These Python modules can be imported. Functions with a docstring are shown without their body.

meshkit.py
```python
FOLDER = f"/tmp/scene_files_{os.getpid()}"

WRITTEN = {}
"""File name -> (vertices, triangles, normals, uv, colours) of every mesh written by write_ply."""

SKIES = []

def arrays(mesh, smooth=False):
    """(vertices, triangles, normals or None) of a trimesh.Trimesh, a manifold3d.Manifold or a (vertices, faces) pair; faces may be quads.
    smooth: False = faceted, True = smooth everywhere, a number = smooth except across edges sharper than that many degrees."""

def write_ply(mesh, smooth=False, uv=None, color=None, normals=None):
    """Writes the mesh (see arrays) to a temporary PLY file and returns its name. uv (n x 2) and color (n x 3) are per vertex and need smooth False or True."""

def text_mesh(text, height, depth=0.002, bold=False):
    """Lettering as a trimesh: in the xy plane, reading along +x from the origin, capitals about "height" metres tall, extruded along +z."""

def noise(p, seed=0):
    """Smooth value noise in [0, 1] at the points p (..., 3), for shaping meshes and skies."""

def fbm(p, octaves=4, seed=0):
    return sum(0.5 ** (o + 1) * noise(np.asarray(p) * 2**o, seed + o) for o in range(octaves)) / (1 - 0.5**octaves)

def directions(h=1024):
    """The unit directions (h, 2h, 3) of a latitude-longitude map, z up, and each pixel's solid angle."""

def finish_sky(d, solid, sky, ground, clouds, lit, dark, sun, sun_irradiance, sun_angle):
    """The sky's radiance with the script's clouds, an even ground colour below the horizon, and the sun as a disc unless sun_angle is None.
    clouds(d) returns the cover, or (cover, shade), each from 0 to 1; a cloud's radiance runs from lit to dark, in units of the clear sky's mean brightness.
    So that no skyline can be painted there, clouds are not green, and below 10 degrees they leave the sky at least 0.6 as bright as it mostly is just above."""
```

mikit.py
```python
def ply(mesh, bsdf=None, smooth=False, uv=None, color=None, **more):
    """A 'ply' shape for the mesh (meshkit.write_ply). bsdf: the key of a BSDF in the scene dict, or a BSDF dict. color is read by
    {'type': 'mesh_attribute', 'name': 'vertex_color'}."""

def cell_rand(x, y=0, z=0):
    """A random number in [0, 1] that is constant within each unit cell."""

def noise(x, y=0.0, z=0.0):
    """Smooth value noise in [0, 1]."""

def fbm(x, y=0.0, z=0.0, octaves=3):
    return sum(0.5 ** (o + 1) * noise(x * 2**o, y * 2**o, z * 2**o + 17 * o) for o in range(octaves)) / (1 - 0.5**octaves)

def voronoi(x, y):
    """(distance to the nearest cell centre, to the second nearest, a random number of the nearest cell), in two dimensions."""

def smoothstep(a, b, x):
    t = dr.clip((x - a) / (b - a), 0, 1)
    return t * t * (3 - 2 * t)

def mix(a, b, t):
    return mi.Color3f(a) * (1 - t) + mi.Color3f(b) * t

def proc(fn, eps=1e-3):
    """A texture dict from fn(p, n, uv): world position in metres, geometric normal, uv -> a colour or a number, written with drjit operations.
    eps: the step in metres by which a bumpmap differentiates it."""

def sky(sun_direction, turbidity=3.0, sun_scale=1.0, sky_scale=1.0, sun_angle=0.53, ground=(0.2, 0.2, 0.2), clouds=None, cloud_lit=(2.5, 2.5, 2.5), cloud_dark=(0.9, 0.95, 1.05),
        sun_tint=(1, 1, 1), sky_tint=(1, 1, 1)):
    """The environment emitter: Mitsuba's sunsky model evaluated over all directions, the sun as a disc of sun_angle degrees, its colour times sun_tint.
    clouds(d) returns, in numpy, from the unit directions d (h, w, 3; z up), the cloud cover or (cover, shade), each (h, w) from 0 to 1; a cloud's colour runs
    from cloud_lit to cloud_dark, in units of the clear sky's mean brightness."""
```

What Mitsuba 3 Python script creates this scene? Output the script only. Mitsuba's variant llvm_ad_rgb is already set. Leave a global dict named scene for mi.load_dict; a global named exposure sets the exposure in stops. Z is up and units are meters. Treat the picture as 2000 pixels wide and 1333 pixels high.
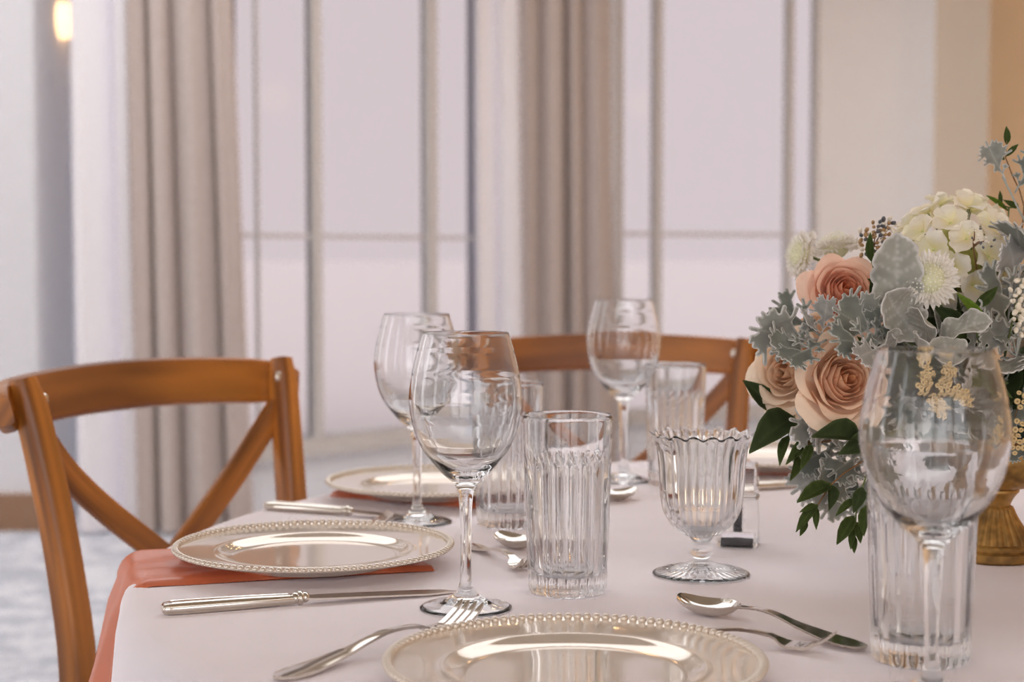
import math
import numpy as np, trimesh, mitsuba as mi, mikit, meshkit
import drjit as dr
import shapely, shapely.affinity
from shapely.geometry import LineString, Polygon, Point, box as sbox
from scipy.spatial import Delaunay
from scipy.interpolate import PchipInterpolator

T4 = mi.ScalarTransform4f
PI = math.pi
rng = np.random.default_rng(7)

# ---------------------------------------------------------------- camera, sky, exposure
ZT = 0.76                       # top of the tablecloth
ZC = ZT + 0.31                  # camera height
F = 3150.0                      # focal length in pixels of the 2000 px wide frame
PITCH = math.atan(166.5 / F)
exposure = 0.12

scene, labels = {}, {}
scene['camera'] = {
    'type': 'thinlens', 'fov': 2 * math.degrees(math.atan(1000 / F)), 'fov_axis': 'x',
    'to_world': T4().look_at(origin=[0, 0, ZC], target=[0, math.cos(PITCH), ZC - math.sin(PITCH)], up=[0, 0, 1]),
    'aperture_radius': 0.0052, 'focus_distance': 1.46, 'near_clip': 0.05, 'far_clip': 200.0}
SKY = 2.15
scene['sky'] = {'type': 'constant', 'radiance': {'type': 'rgb', 'value': [SKY * 1.0, SKY * 0.985, SKY * 1.0]}}


def pt(u, v, y):
    """The point at depth y behind the pixel (u, v) of the photograph: used to read positions off it."""
    a = math.atan((v - 666.5) / F) + PITCH
    d = y
    return np.array([(u - 1000) / F * d / math.cos(a) * math.cos(a - PITCH), d, ZC - d * math.tan(a)])


# ---------------------------------------------------------------- materials
def rgb(*c):
    return {'type': 'rgb', 'value': list(c)}


def srgb(r, g, b):
    f = lambda x: ((x / 255 + 0.055) / 1.055) ** 2.4 if x > 10 else x / 255 / 12.92
    return [f(r), f(g), f(b)]


def two(b):
    return {'type': 'twosided', 'bsdf': b}


def pr(color, rough=0.5, **k):
    c = color if isinstance(color, dict) else {'type': 'rgb', 'value': list(color)}
    return {'type': 'principled', 'base_color': c, 'roughness': rough, **k}


def wood_fn(p, n, uv):
    g = mikit.fbm(uv.x * 3.0, uv.y * 46.0, 0.0, octaves=3)
    f = mikit.noise(uv.x * 9.0, uv.y * 160.0)
    w = mikit.fbm(p.x * 7, p.y * 7, p.z * 7, octaves=2)
    c = mikit.mix([0.52, 0.185, 0.028], [0.22, 0.068, 0.011], mikit.smoothstep(0.3, 0.75, g))
    return c * (0.72 + 0.35 * f) * (0.6 + 0.75 * w)


def carpet_fn(p, n, uv):
    a = mikit.fbm(p.x * 14.0, p.y * 14.0, 0.3, octaves=4)
    b = mikit.fbm(p.x * 34.0 + 4.0, p.y * 34.0, 1.3, octaves=3)
    d = mikit.noise(p.x * 160, p.y * 160)
    t = mikit.smoothstep(0.38, 0.62, a * 0.65 + b * 0.35)
    return mikit.mix([0.38, 0.40, 0.45], [0.58, 0.59, 0.63], t) * (0.85 + 0.25 * d)


def cloth_fn(p, n, uv):
    a = mikit.fbm(p.x * 4.0, p.y * 11.0, p.z * 4.0, octaves=3)
    return mikit.mix([0.655, 0.610, 0.640], [0.71, 0.67, 0.705], a)


def cloth_bump(p, n, uv):
    w = mikit.fbm(p.x * 7.0 + p.y * 3.0, p.y * 26.0, p.z * 6.0, octaves=3)
    return w * 1.0 + 0.05 * mikit.noise(p.x * 900, p.y * 900, p.z * 900)


def drape_fn(p, n, uv):
    a = mikit.noise(p.x * 260, p.y * 260, p.z * 40)
    return mikit.mix([0.46, 0.395, 0.37], [0.52, 0.455, 0.43], a)


def gold_fn(p, n, uv):
    a = mikit.fbm(p.x * 45, p.y * 45, p.z * 45, octaves=3)
    b = mikit.noise(p.x * 260, p.y * 260, p.z * 260)
    return mikit.mix([0.42, 0.23, 0.062], [0.19, 0.10, 0.028], mikit.smoothstep(0.35, 0.7, a)) * (0.8 + 0.4 * b)


def add_bsdf(key, b):
    scene[key] = {**b, 'id': key} if False else b


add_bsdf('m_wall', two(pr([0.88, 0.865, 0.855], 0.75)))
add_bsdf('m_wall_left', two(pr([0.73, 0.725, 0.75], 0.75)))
add_bsdf('m_wall_lightfade', two(pr([0.80, 0.68, 0.54], 0.75)))  # beige stands in for lamp light fading across the rounded corner
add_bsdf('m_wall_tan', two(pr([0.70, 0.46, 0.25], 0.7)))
add_bsdf('m_wall_cool', two(pr([0.80, 0.835, 0.90], 0.75)))
add_bsdf('m_ceiling', two(pr([0.42, 0.36, 0.28], 0.8)))
add_bsdf('m_floor', two(pr(mikit.proc(carpet_fn), 0.95)))
add_bsdf('m_terrace', two(pr([0.74, 0.73, 0.72], 0.9)))
add_bsdf('m_frame', two(pr([0.60, 0.585, 0.58], 0.5)))
add_bsdf('m_pane', {'type': 'thindielectric', 'int_ior': 1.5, 'specular_transmittance': rgb(0.308, 0.270, 0.278), 'specular_reflectance': rgb(0.04, 0.04, 0.04)})
add_bsdf('m_baseboard', two(pr([0.30, 0.17, 0.10], 0.45)))
add_bsdf('m_drape', two(pr(mikit.proc(drape_fn), 0.9)))
add_bsdf('m_lining', two(pr([0.82, 0.80, 0.83], 0.9)))
add_bsdf('m_wood', two(pr(mikit.proc(wood_fn), 0.34, specular=0.5, clearcoat=0.25, clearcoat_gloss=0.85)))
add_bsdf('m_rush', two(pr([0.45, 0.33, 0.2], 0.8)))
add_bsdf('m_cloth', two({'type': 'bumpmap', 'arbitrary': mikit.proc(cloth_bump, eps=0.002), 'scale': 0.0022,
                         'bsdf': pr(mikit.proc(cloth_fn), 0.85, sheen=0.3)}))
add_bsdf('m_napkin', two(pr([0.52, 0.13, 0.055], 0.38, specular=0.7, sheen=0.5, sheen_tint=0.0)))
add_bsdf('m_plate', two(pr([0.70, 0.625, 0.545], 0.07, metallic=0.45, specular=0.8)))
add_bsdf('m_silver', two(pr([0.74, 0.69, 0.62], 0.09, metallic=1.0)))
add_bsdf('m_glass', {'type': 'dielectric', 'int_ior': 1.5, 'ext_ior': 1.0})
add_bsdf('m_gold', two(pr(mikit.proc(gold_fn), 0.42, metallic=0.55, specular=0.5)))
add_bsdf('m_black', two(pr([0.012, 0.012, 0.014], 0.25)))
add_bsdf('m_metal_dark', two(pr([0.12, 0.10, 0.08], 0.4, metallic=0.8)))
add_bsdf('m_wax', two(pr([0.85, 0.70, 0.60], 0.35)))
add_bsdf('m_foam', two(pr([0.03, 0.045, 0.03], 0.95)))
vc = {'type': 'mesh_attribute', 'name': 'vertex_color'}
add_bsdf('m_petal', {'type': 'principledthin', 'base_color': vc, 'roughness': 0.6, 'diff_trans': 0.55, 'spec_trans': 0.0, 'eta': 1.35, 'sheen': 0.2})
add_bsdf('m_leaf', {'type': 'principledthin', 'base_color': vc, 'roughness': 0.45, 'diff_trans': 0.25, 'spec_trans': 0.0, 'eta': 1.4})
add_bsdf('m_felt', two(pr(vc, 0.85, sheen=0.5)))
add_bsdf('m_vc', two(pr(vc, 0.6)))
add_bsdf('m_bulb', two(pr([0.9, 0.8, 0.7], 0.4)))

# ---------------------------------------------------------------- scene bookkeeping
used = {}


def numbered(name):
    n = used.get(name, 0)
    used[name] = n + 1
    return name if n == 0 else f'{name}_{n:03d}'


def thing(name, label, cat, group=None, kind=None):
    k = numbered(name)
    labels[k] = {'label': label}
    if cat:
        labels[k]['category'] = cat
    if group:
        labels[k]['group'] = group
    if kind:
        labels[k]['kind'] = kind
    return k


def shape(mesh, bsdf, smooth=40, **k):
    return mikit.ply(mesh, bsdf, smooth, **k)


def put(key, d, mat=None):
    if mat is not None:
        d = {**d, 'to_world': T4(np.asarray(mat, float))}
    scene[key] = d
    return key


def part(parent, name, d, mat=None, label=None, kind=None):
    k = numbered(f'{parent}__{name}')
    put(k, d, mat)
    if label:
        labels[k] = {'label': label}
    if kind:
        labels.setdefault(k, {})['kind'] = kind
    return k


def single(name, d, label, cat, group=None, kind=None, mat=None):
    k = thing(name, label, cat, group, kind)
    put(k, d, mat)
    return k


def struct(name, d, label, mat=None):
    k = numbered(name)
    if d is not None:
        put(k, d, mat)
    labels[k] = {'label': label, 'kind': 'structure', 'category': name.split('_')[0]}
    return k


# ---------------------------------------------------------------- mesh helpers
def place(loc, rz=0.0, s=1.0, tilt=None):
    m = np.eye(4)
    c, n = math.cos(rz), math.sin(rz)
    m[:3, :3] = np.array([[c, -n, 0], [n, c, 0], [0, 0, 1]]) * s
    if tilt is not None:
        m[:3, :3] = m[:3, :3] @ trimesh.transformations.rotation_matrix(tilt[0], tilt[1])[:3, :3]
    m[:3, 3] = loc
    return m


def norm(v):
    v = np.asarray(v, float)
    return v / (np.linalg.norm(v) + 1e-12)


def aim(base, tip, up, s=None):
    """Local +y runs from base to tip (its length is the scale), local +z as near to up as it can be."""
    base, tip = np.asarray(base, float), np.asarray(tip, float)
    y = tip - base
    L = np.linalg.norm(y) if s is None else s
    y = norm(y)
    x = norm(np.cross(y, up))
    z = np.cross(x, y)
    m = np.eye(4)
    m[:3, 0], m[:3, 1], m[:3, 2], m[:3, 3] = x * L, y * L, z * L, base
    return m


def face_to(loc, axis, s=1.0, spin=0.0):
    """Local +z points along axis."""
    z = norm(axis)
    a = np.array([0, 0, 1.0]) if abs(z[2]) < 0.9 else np.array([1.0, 0, 0])
    x = norm(np.cross(a, z))
    y = np.cross(z, x)
    c, n = math.cos(spin), math.sin(spin)
    m = np.eye(4)
    m[:3, 0], m[:3, 1], m[:3, 2], m[:3, 3] = (x * c + y * n) * s, (-x * n + y * c) * s, z * s, loc
    return m


def xf(m, mat):
    v = np.asarray(m.vertices) @ np.asarray(mat)[:3, :3].T + np.asarray(mat)[:3, 3]
    return trimesh.Trimesh(v, m.faces, process=False)


def cat(ms):
    return trimesh.util.concatenate(ms)


def bx(sx, sy, sz, c=(0, 0, 0), r=0.0):
    """A box of the given size about c with edges rounded by r."""
    if r <= 0:
        m = trimesh.creation.box((sx, sy, sz))
    else:
        import manifold3d as m3
        s = m3.Manifold.sphere(r, 12)
        pts = [s.translate((a * (sx / 2 - r), b * (sy / 2 - r), d * (sz / 2 - r))) for a in (-1, 1) for b in (-1, 1) for d in (-1, 1)]
        h = m3.Manifold.batch_hull(pts).to_mesh()
        m = trimesh.Trimesh(h.vert_properties[:, :3], h.tri_verts, process=False)
    m = m.copy()
    m.apply_translation(c)
    return m


def bar(p0, p1, w, d, up=(0, 0, 1), r=0.0):
    """A straight box bar from p0 to p1, w wide, d deep along up."""
    p0, p1 = np.asarray(p0, float), np.asarray(p1, float)
    L = np.linalg.norm(p1 - p0)
    return xf(bx(w, L, d, (0, L / 2, 0), r), aim(p0, p1, up, 1.0))


def grid_faces(n, m, wrap=False):
    i, j = np.meshgrid(np.arange(n - 1), np.arange(m if wrap else m - 1), indexing='ij')
    a, b = i * m + j, i * m + (j + 1) % m
    c, d = (i + 1) * m + (j + 1) % m, (i + 1) * m + j
    return np.vstack([np.stack([a, b, c], -1).reshape(-1, 3), np.stack([a, c, d], -1).reshape(-1, 3)])


def lathe(prof, n=64, mod=None):
    """Solid of revolution of a profile of (r, z). mod(theta, r, z, k) gives the modulated (r, z)."""
    prof = np.asarray(prof, float)
    th = np.arange(n) / n * 2 * PI
    R = np.repeat(prof[:, :1], n, 1)
    Z = np.repeat(prof[:, 1:2], n, 1)
    if mod is not None:
        R, Z = mod(th[None, :], R, Z)
    v = np.stack([R * np.cos(th), R * np.sin(th), Z], -1).reshape(-1, 3)
    f = grid_faces(len(prof), n, True)
    m = trimesh.Trimesh(v, f, process=False)
    m.merge_vertices(digits_vertex=7)
    m.update_faces(m.nondegenerate_faces())
    if m.volume < 0:
        m.invert()
    return m


def curve(pts, n):
    """A smooth polyline through the points."""
    p = np.asarray(pts, float)
    t = np.r_[0, np.cumsum(np.linalg.norm(np.diff(p, axis=0), axis=1))]
    q = np.linspace(0, t[-1], n)
    return np.stack([PchipInterpolator(t, p[:, k])(q) for k in range(p.shape[1])], -1)


def tube(pts, r, sides=6):
    p = np.asarray(pts, float)
    t = np.gradient(p, axis=0)
    t /= np.linalg.norm(t, axis=1, keepdims=True) + 1e-12
    ref = np.array([0.31, 0.17, 0.93])
    a = np.cross(t, ref)
    a /= np.linalg.norm(a, axis=1, keepdims=True) + 1e-12
    b = np.cross(t, a)
    ang = np.arange(sides) * 2 * PI / sides
    rr = np.broadcast_to(r, (len(p),))[:, None, None]
    v = p[:, None] + rr * (np.cos(ang)[None, :, None] * a[:, None] + np.sin(ang)[None, :, None] * b[:, None])
    n = len(p)
    v = np.vstack([v.reshape(-1, 3), p[0], p[-1]])
    f = [grid_faces(n, sides, True)]
    k = np.arange(sides)
    f.append(np.stack([np.full(sides, n * sides), (k + 1) % sides, k], -1))
    f.append(np.stack([np.full(sides, n * sides + 1), (n - 1) * sides + k, (n - 1) * sides + (k + 1) % sides], -1))
    m = trimesh.Trimesh(v, np.vstack(f), process=False)
    m.fix_normals() if False else None
    return m


def sweep(pts, up, w, h, rnd=0.3, n=None, round_n=3):
    """A rounded-rectangle bar along a polyline: w across, h along up (up: one vector or one per point). Returns (mesh, uv)."""
    p = np.asarray(pts, float)
    N = len(p)
    t = np.gradient(p, axis=0)
    t /= np.linalg.norm(t, axis=1, keepdims=True)
    up = np.broadcast_to(np.asarray(up, float), (N, 3))
    x = np.cross(t, up)
    x /= np.linalg.norm(x, axis=1, keepdims=True)
    z = np.cross(x, t)
    w = np.broadcast_to(w, (N,))
    h = np.broadcast_to(h, (N,))
    sec = []
    for cx, cy, a0 in ((1, 1, 0), (-1, 1, 90), (-1, -1, 180), (1, -1, 270)):
        for k in range(round_n + 1):
            a = math.radians(a0 + 90 * k / round_n)
            sec.append((cx, cy, math.cos(a), math.sin(a)))
    sec = np.array(sec)
    m = len(sec)
    r = rnd * np.minimum(w, h) / 2
    sx = sec[None, :, 0] * (w[:, None] / 2 - r[:, None]) + sec[None, :, 2] * r[:, None]
    sz = sec[None, :, 1] * (h[:, None] / 2 - r[:, None]) + sec[None, :, 3] * r[:, None]
    v = p[:, None] + sx[..., None] * x[:, None] + sz[..., None] * z[:, None]
    L = np.r_[0, np.cumsum(np.linalg.norm(np.diff(p, axis=0), axis=1))]
    ang = np.arange(m) / m
    uv = np.stack([np.repeat(L[:, None], m, 1), np.repeat((sx[0] + sz[0])[None], N, 0)], -1)
    # caps with their own vertices
    verts = [v.reshape(-1, 3), v[0], v[0].mean(0)[None], v[-1], v[-1].mean(0)[None]]
    uvs = [uv.reshape(-1, 2), uv[0], uv[0].mean(0)[None], uv[-1], uv[-1].mean(0)[None]]
    f = [grid_faces(N, m, True)]
    k = np.arange(m)
    o = N * m
    f.append(np.stack([np.full(m, o + m), o + (k + 1) % m, o + k], -1))
    o2 = o + m + 1
    f.append(np.stack([np.full(m, o2 + m), o2 + k, o2 + (k + 1) % m], -1))
    mesh = trimesh.Trimesh(np.vstack(verts), np.vstack(f), process=False)
    if mesh.volume < 0:
        mesh.invert()
    return mesh, np.vstack(uvs)


def flat(poly, h, thick, zfn=None):
    """A thin solid from a 2D outline, meshed evenly at spacing h; zfn(x, y) gives the height of its middle surface."""
    rings = [poly.exterior] + list(poly.interiors)
    pts = []
    for r in rings:
        n = max(6, int(r.length / h))
        pts += [r.interpolate(k / n, normalized=True).coords[0] for k in range(n)]
    x0, y0, x1, y1 = poly.bounds
    gx, gy = np.meshgrid(np.arange(x0, x1, h), np.arange(y0, y1, h * 0.87))
    gx[1::2] += h / 2
    g = np.c_[gx.ravel(), gy.ravel()]
    inner = poly.buffer(-h * 0.45)
    if not inner.is_empty:
        g = g[shapely.contains_xy(inner, g[:, 0], g[:, 1])]
        pts = np.vstack([pts, g])
    pts = np.asarray(pts)
    tri = Delaunay(pts).simplices
    c = pts[tri].mean(1)
    tri = tri[shapely.contains_xy(poly, c[:, 0], c[:, 1])]
    a = pts[tri]
    cr = (a[:, 1, 0] - a[:, 0, 0]) * (a[:, 2, 1] - a[:, 0, 1]) - (a[:, 1, 1] - a[:, 0, 1]) * (a[:, 2, 0] - a[:, 0, 0])
    tri = tri[np.abs(cr) > 1e-12]
    cr = cr[np.abs(cr) > 1e-12]
    tri[cr < 0] = tri[cr < 0][:, ::-1]
    z = zfn(pts[:, 0], pts[:, 1]) if zfn else np.zeros(len(pts))
    n = len(pts)
    if thick == 0:
        return trimesh.Trimesh(np.c_[pts, z], tri, process=False)
    e = np.vstack([tri[:, [0, 1]], tri[:, [1, 2]], tri[:, [2, 0]]])
    s = {tuple(x) for x in e.tolist()}
    b = np.array([x for x in s if (x[1], x[0]) not in s])
    side = np.vstack([np.c_[b[:, 0], b[:, 0] + n, b[:, 1]], np.c_[b[:, 1], b[:, 0] + n, b[:, 1] + n]])
    v = np.vstack([np.c_[pts, z + thick / 2], np.c_[pts, z - thick / 2]])
    return trimesh.Trimesh(v, np.vstack([tri, tri[:, ::-1] + n, side]), process=False)

# ---------------------------------------------------------------- the setting
H = 3.3
single_floor = struct('floor', shape(bx(8.6, 13.6, 0.1, (0.3, 2.9, -0.05)), 'm_floor', False), 'grey and white marbled carpet floor')
struct('ground', shape(bx(600, 600, 0.1, (0, 20, -0.16)), 'm_terrace', False), 'pale paved terrace outside the windows')
# ceiling strips around two unseen openings, added to let more sky light in
cl = []
for x0, x1, y0, y1 in ((-3.7, 4.3, 5.9, 9.6), (-3.7, 4.3, 0.9, 3.0), (-3.7, 4.3, -4.0, -2.4), (-3.7, 4.3, -1.2, 0.9), (-3.7, -2.7, -2.4, -1.2), (2.9, 4.3, -2.4, -1.2), (-3.7, -2.7, 3.0, 5.9), (2.9, 4.3, 3.0, 5.9)):
    cl.append(bx(x1 - x0, y1 - y0, 0.12, ((x0 + x1) / 2, (y0 + y1) / 2, H + 0.06)))
struct('ceiling', shape(cat(cl), 'm_ceiling', False), 'tan painted ceiling with two unseen openings added for daylight above the picture')


def upright(p, q, z0, z1, thick, off=0.0):
    """A standing slab over the plan line p-q, its room face on the line (outside lies to the left of p->q)."""
    p, q = np.asarray(p, float), np.asarray(q, float)
    d = norm(q - p)
    nrm = np.array([-d[1], d[0]])
    L = np.linalg.norm(q - p)
    c = (p + q) / 2 + nrm * (thick / 2 + off)
    return xf(bx(L, thick, z1 - z0), place((c[0], c[1], (z0 + z1) / 2), math.atan2(d[1], d[0])))


# left side: projecting wall end with the baseboard, recess with the sconce
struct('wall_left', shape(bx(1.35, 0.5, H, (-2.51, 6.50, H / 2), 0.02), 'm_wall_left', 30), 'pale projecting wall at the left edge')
struct('baseboard_left', shape(bx(1.37, 0.03, 0.145, (-2.50, 6.235, 0.0725), 0.005), 'm_baseboard', 30), 'brown wooden baseboard of the projecting wall')
A1, A2 = np.array([-1.13, 6.43]), np.array([0.13, 7.78])
struct('wall_back', shape(upright((-3.6, 6.76), (-1.36, 6.76), 0, H, 0.15), 'm_wall_cool', False), 'pale wall of the recess behind the left curtain')
# window walls
W1A, D1 = np.array([-1.03, 6.5]), np.array([0.58, 0.64])
W2A, D2 = np.array([0.13, 7.78]), np.array([1.155, 0.48])


def t_of(A, D, u):
    k = (u - 1000) / F
    return (A[0] - k * A[1]) / (k * D[1] - D[0])


def on(A, D, t):
    return A + D * t


def window(n, A, D, u_frame, u_bars, z_sill, z_mid, bar_w, label):
    """Frame, upright mullions, one low muntin rail and a pane in each light of a window standing on the plan line."""
    k = struct(f'window_{n}', None, label)
    ts = [t_of(A, D, u) for u in u_frame]
    Ln = np.linalg.norm(D)
    top = 2.95
    edges = [ts[0]] + [t_of(A, D, u) for u in u_bars] + [ts[1]]
    wid = [0.05] + bar_w + [0.05]
    for e, w in zip(edges, wid):
        part(k, 'mullion', shape(upright(on(A, D, e - w / 2 / Ln), on(A, D, e + w / 2 / Ln), z_sill, top, min(0.045, w), 0.0), 'm_frame', False))
    for z, h in ((z_sill + 0.02, 0.04), (top, 0.07)):
        part(k, 'rail', shape(upright(on(A, D, ts[0]), on(A, D, ts[1]), z - h / 2, z + h / 2, 0.07, -0.005), 'm_frame', False))
    for i in range(len(edges) - 1):
        a, b = edges[i], edges[i + 1]
        part(k, 'muntin', shape(upright(on(A, D, a), on(A, D, b), z_mid - 0.009, z_mid + 0.009, 0.03, 0.012), 'm_frame', False))
        for z0, z1 in ((z_sill, z_mid), (z_mid, top)):
            p, q = on(A, D, a), on(A, D, b)
            d = norm(q - p)
            o = np.array([-d[1], d[0]]) * 0.03
            v = np.array([[*(p + o), z0], [*(q + o), z0], [*(q + o), z1], [*(p + o), z1]])
            part(k, 'pane', shape((v, np.array([[0, 1, 2], [0, 2, 3]])), 'm_pane', False))
    part(k, 'sill', shape(upright(on(A, D, ts[0] - 0.03), on(A, D, ts[1] + 0.03), z_sill - 0.035, z_sill, 0.16, -0.04), 'm_frame', False))
    # wall below and above
    return ts


Z1 = 0.268
tw1 = window(1, W1A, D1, (440, 960), (506, 622, 846), Z1, ZC + 0.082, [0.014, 0.05, 0.06], 'tall sheer window left of the middle curtain')
tw2 = window(2, W2A, D2, (1208, 1596), (1285, 1541), Z1, ZC + 0.108, [0.045, 0.04], 'tall sheer window right of the middle curtain')
p1a, p1b = on(W1A, D1, tw1[0]), on(W1A, D1, tw1[1])
p2a, p2b = on(W2A, D2, tw2[0]), on(W2A, D2, tw2[1])
wm = cat([upright(p1a, p1b, 0, Z1 - 0.03, 0.16), upright(p1a, p1b, 2.95, H, 0.16), upright(p1b, W2A, 0, H, 0.16),
          upright((-1.25, 6.40), p1a, 0, H, 0.16)])
struct('wall_window', shape(wm, 'm_wall_cool', False), 'pale wall around the left tall window')
wm = cat([upright(p2a, p2b, 0, Z1 - 0.03, 0.16), upright(p2a, p2b, 2.95, H, 0.16), upright(W2A, p2a, 0, H, 0.16)])
struct('wall_window', shape(wm, 'm_wall_cool', False), 'pale wall around the right tall window')
# the rounded corner from the pale back wall to the tan right wall
cp = curve([p2b, (1.95, 8.36), (2.16, 8.20), (2.27, 7.95), (2.33, 7.55), (2.42, 7.0), (3.0, 5.6), (3.8, 4.6), (3.8, -4.0)], 90)
dd = np.gradient(cp, axis=0)
dd /= np.linalg.norm(dd, axis=1, keepdims=True)
nn = np.stack([-dd[:, 1], dd[:, 0]], -1) * 0.15


def ribbon(c, o):
    n = len(c)
    v = []
    for q in (c, c + o):
        for z in (0, H):
            v.append(np.c_[q, np.full(n, z)])
    v = np.stack([v[0], v[1], v[3], v[2]], 1)         # n x 4 x 3
    f = grid_faces(n, 4, True)
    m = trimesh.Trimesh(v.reshape(-1, 3), np.vstack([f, [[0, 1, 2], [0, 2, 3]], [[n * 4 - 4, n * 4 - 2, n * 4 - 3], [n * 4 - 4, n * 4 - 1, n * 4 - 2]]]), process=False)
    if m.volume < 0:
        m.invert()
    return m


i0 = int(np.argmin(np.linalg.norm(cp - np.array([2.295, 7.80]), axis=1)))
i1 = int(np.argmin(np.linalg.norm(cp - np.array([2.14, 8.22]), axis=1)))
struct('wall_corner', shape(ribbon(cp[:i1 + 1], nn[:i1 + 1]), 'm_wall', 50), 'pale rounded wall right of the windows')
struct('wall_lightfade_1', shape(ribbon(cp[i1:i0 + 1], nn[i1:i0 + 1]), 'm_wall_lightfade', 50), 'rounded wall strip coloured beige for the lamp light fading between the pale and the tan wall')
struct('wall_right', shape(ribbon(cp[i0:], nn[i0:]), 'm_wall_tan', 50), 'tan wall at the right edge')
# left and rear walls with tall openings to the terrace (doors standing open, out of the picture)
pl = []
ys = [-3.9, -2.6, -2.2, -0.6, -0.1, 1.5, 2.0, 3.6, 4.1, 5.7, 6.4]
for i in range(0, len(ys) - 1, 2):
    pl.append(bx(0.15, ys[i + 1] - ys[i], H, (-3.55, (ys[i] + ys[i + 1]) / 2, H / 2)))
pl.append(bx(0.15, 10.3, H - 2.8, (-3.55, 1.25, (H + 2.8) / 2)))
pl.append(bx(0.15, 0.7, H, (-3.55, 6.05, H / 2)))
struct('wall_side', shape(cat(pl), 'm_wall', False), 'side wall with tall open doorways beyond the left of the picture')
pl = []
xs = [-3.6, -2.9, -1.0, -0.6, 1.3, 1.7, 3.4, 3.9]
for i in range(0, len(xs), 2):
    pl.append(bx(xs[i + 1] - xs[i], 0.15, H, ((xs[i] + xs[i + 1]) / 2, -3.85, H / 2)))
pl.append(bx(7.5, 0.15, H - 2.8, (0.15, -3.85, (H + 2.8) / 2)))
struct('wall_rear', shape(cat(pl), 'm_wall', False), 'rear wall with open doorways behind the camera')


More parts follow.
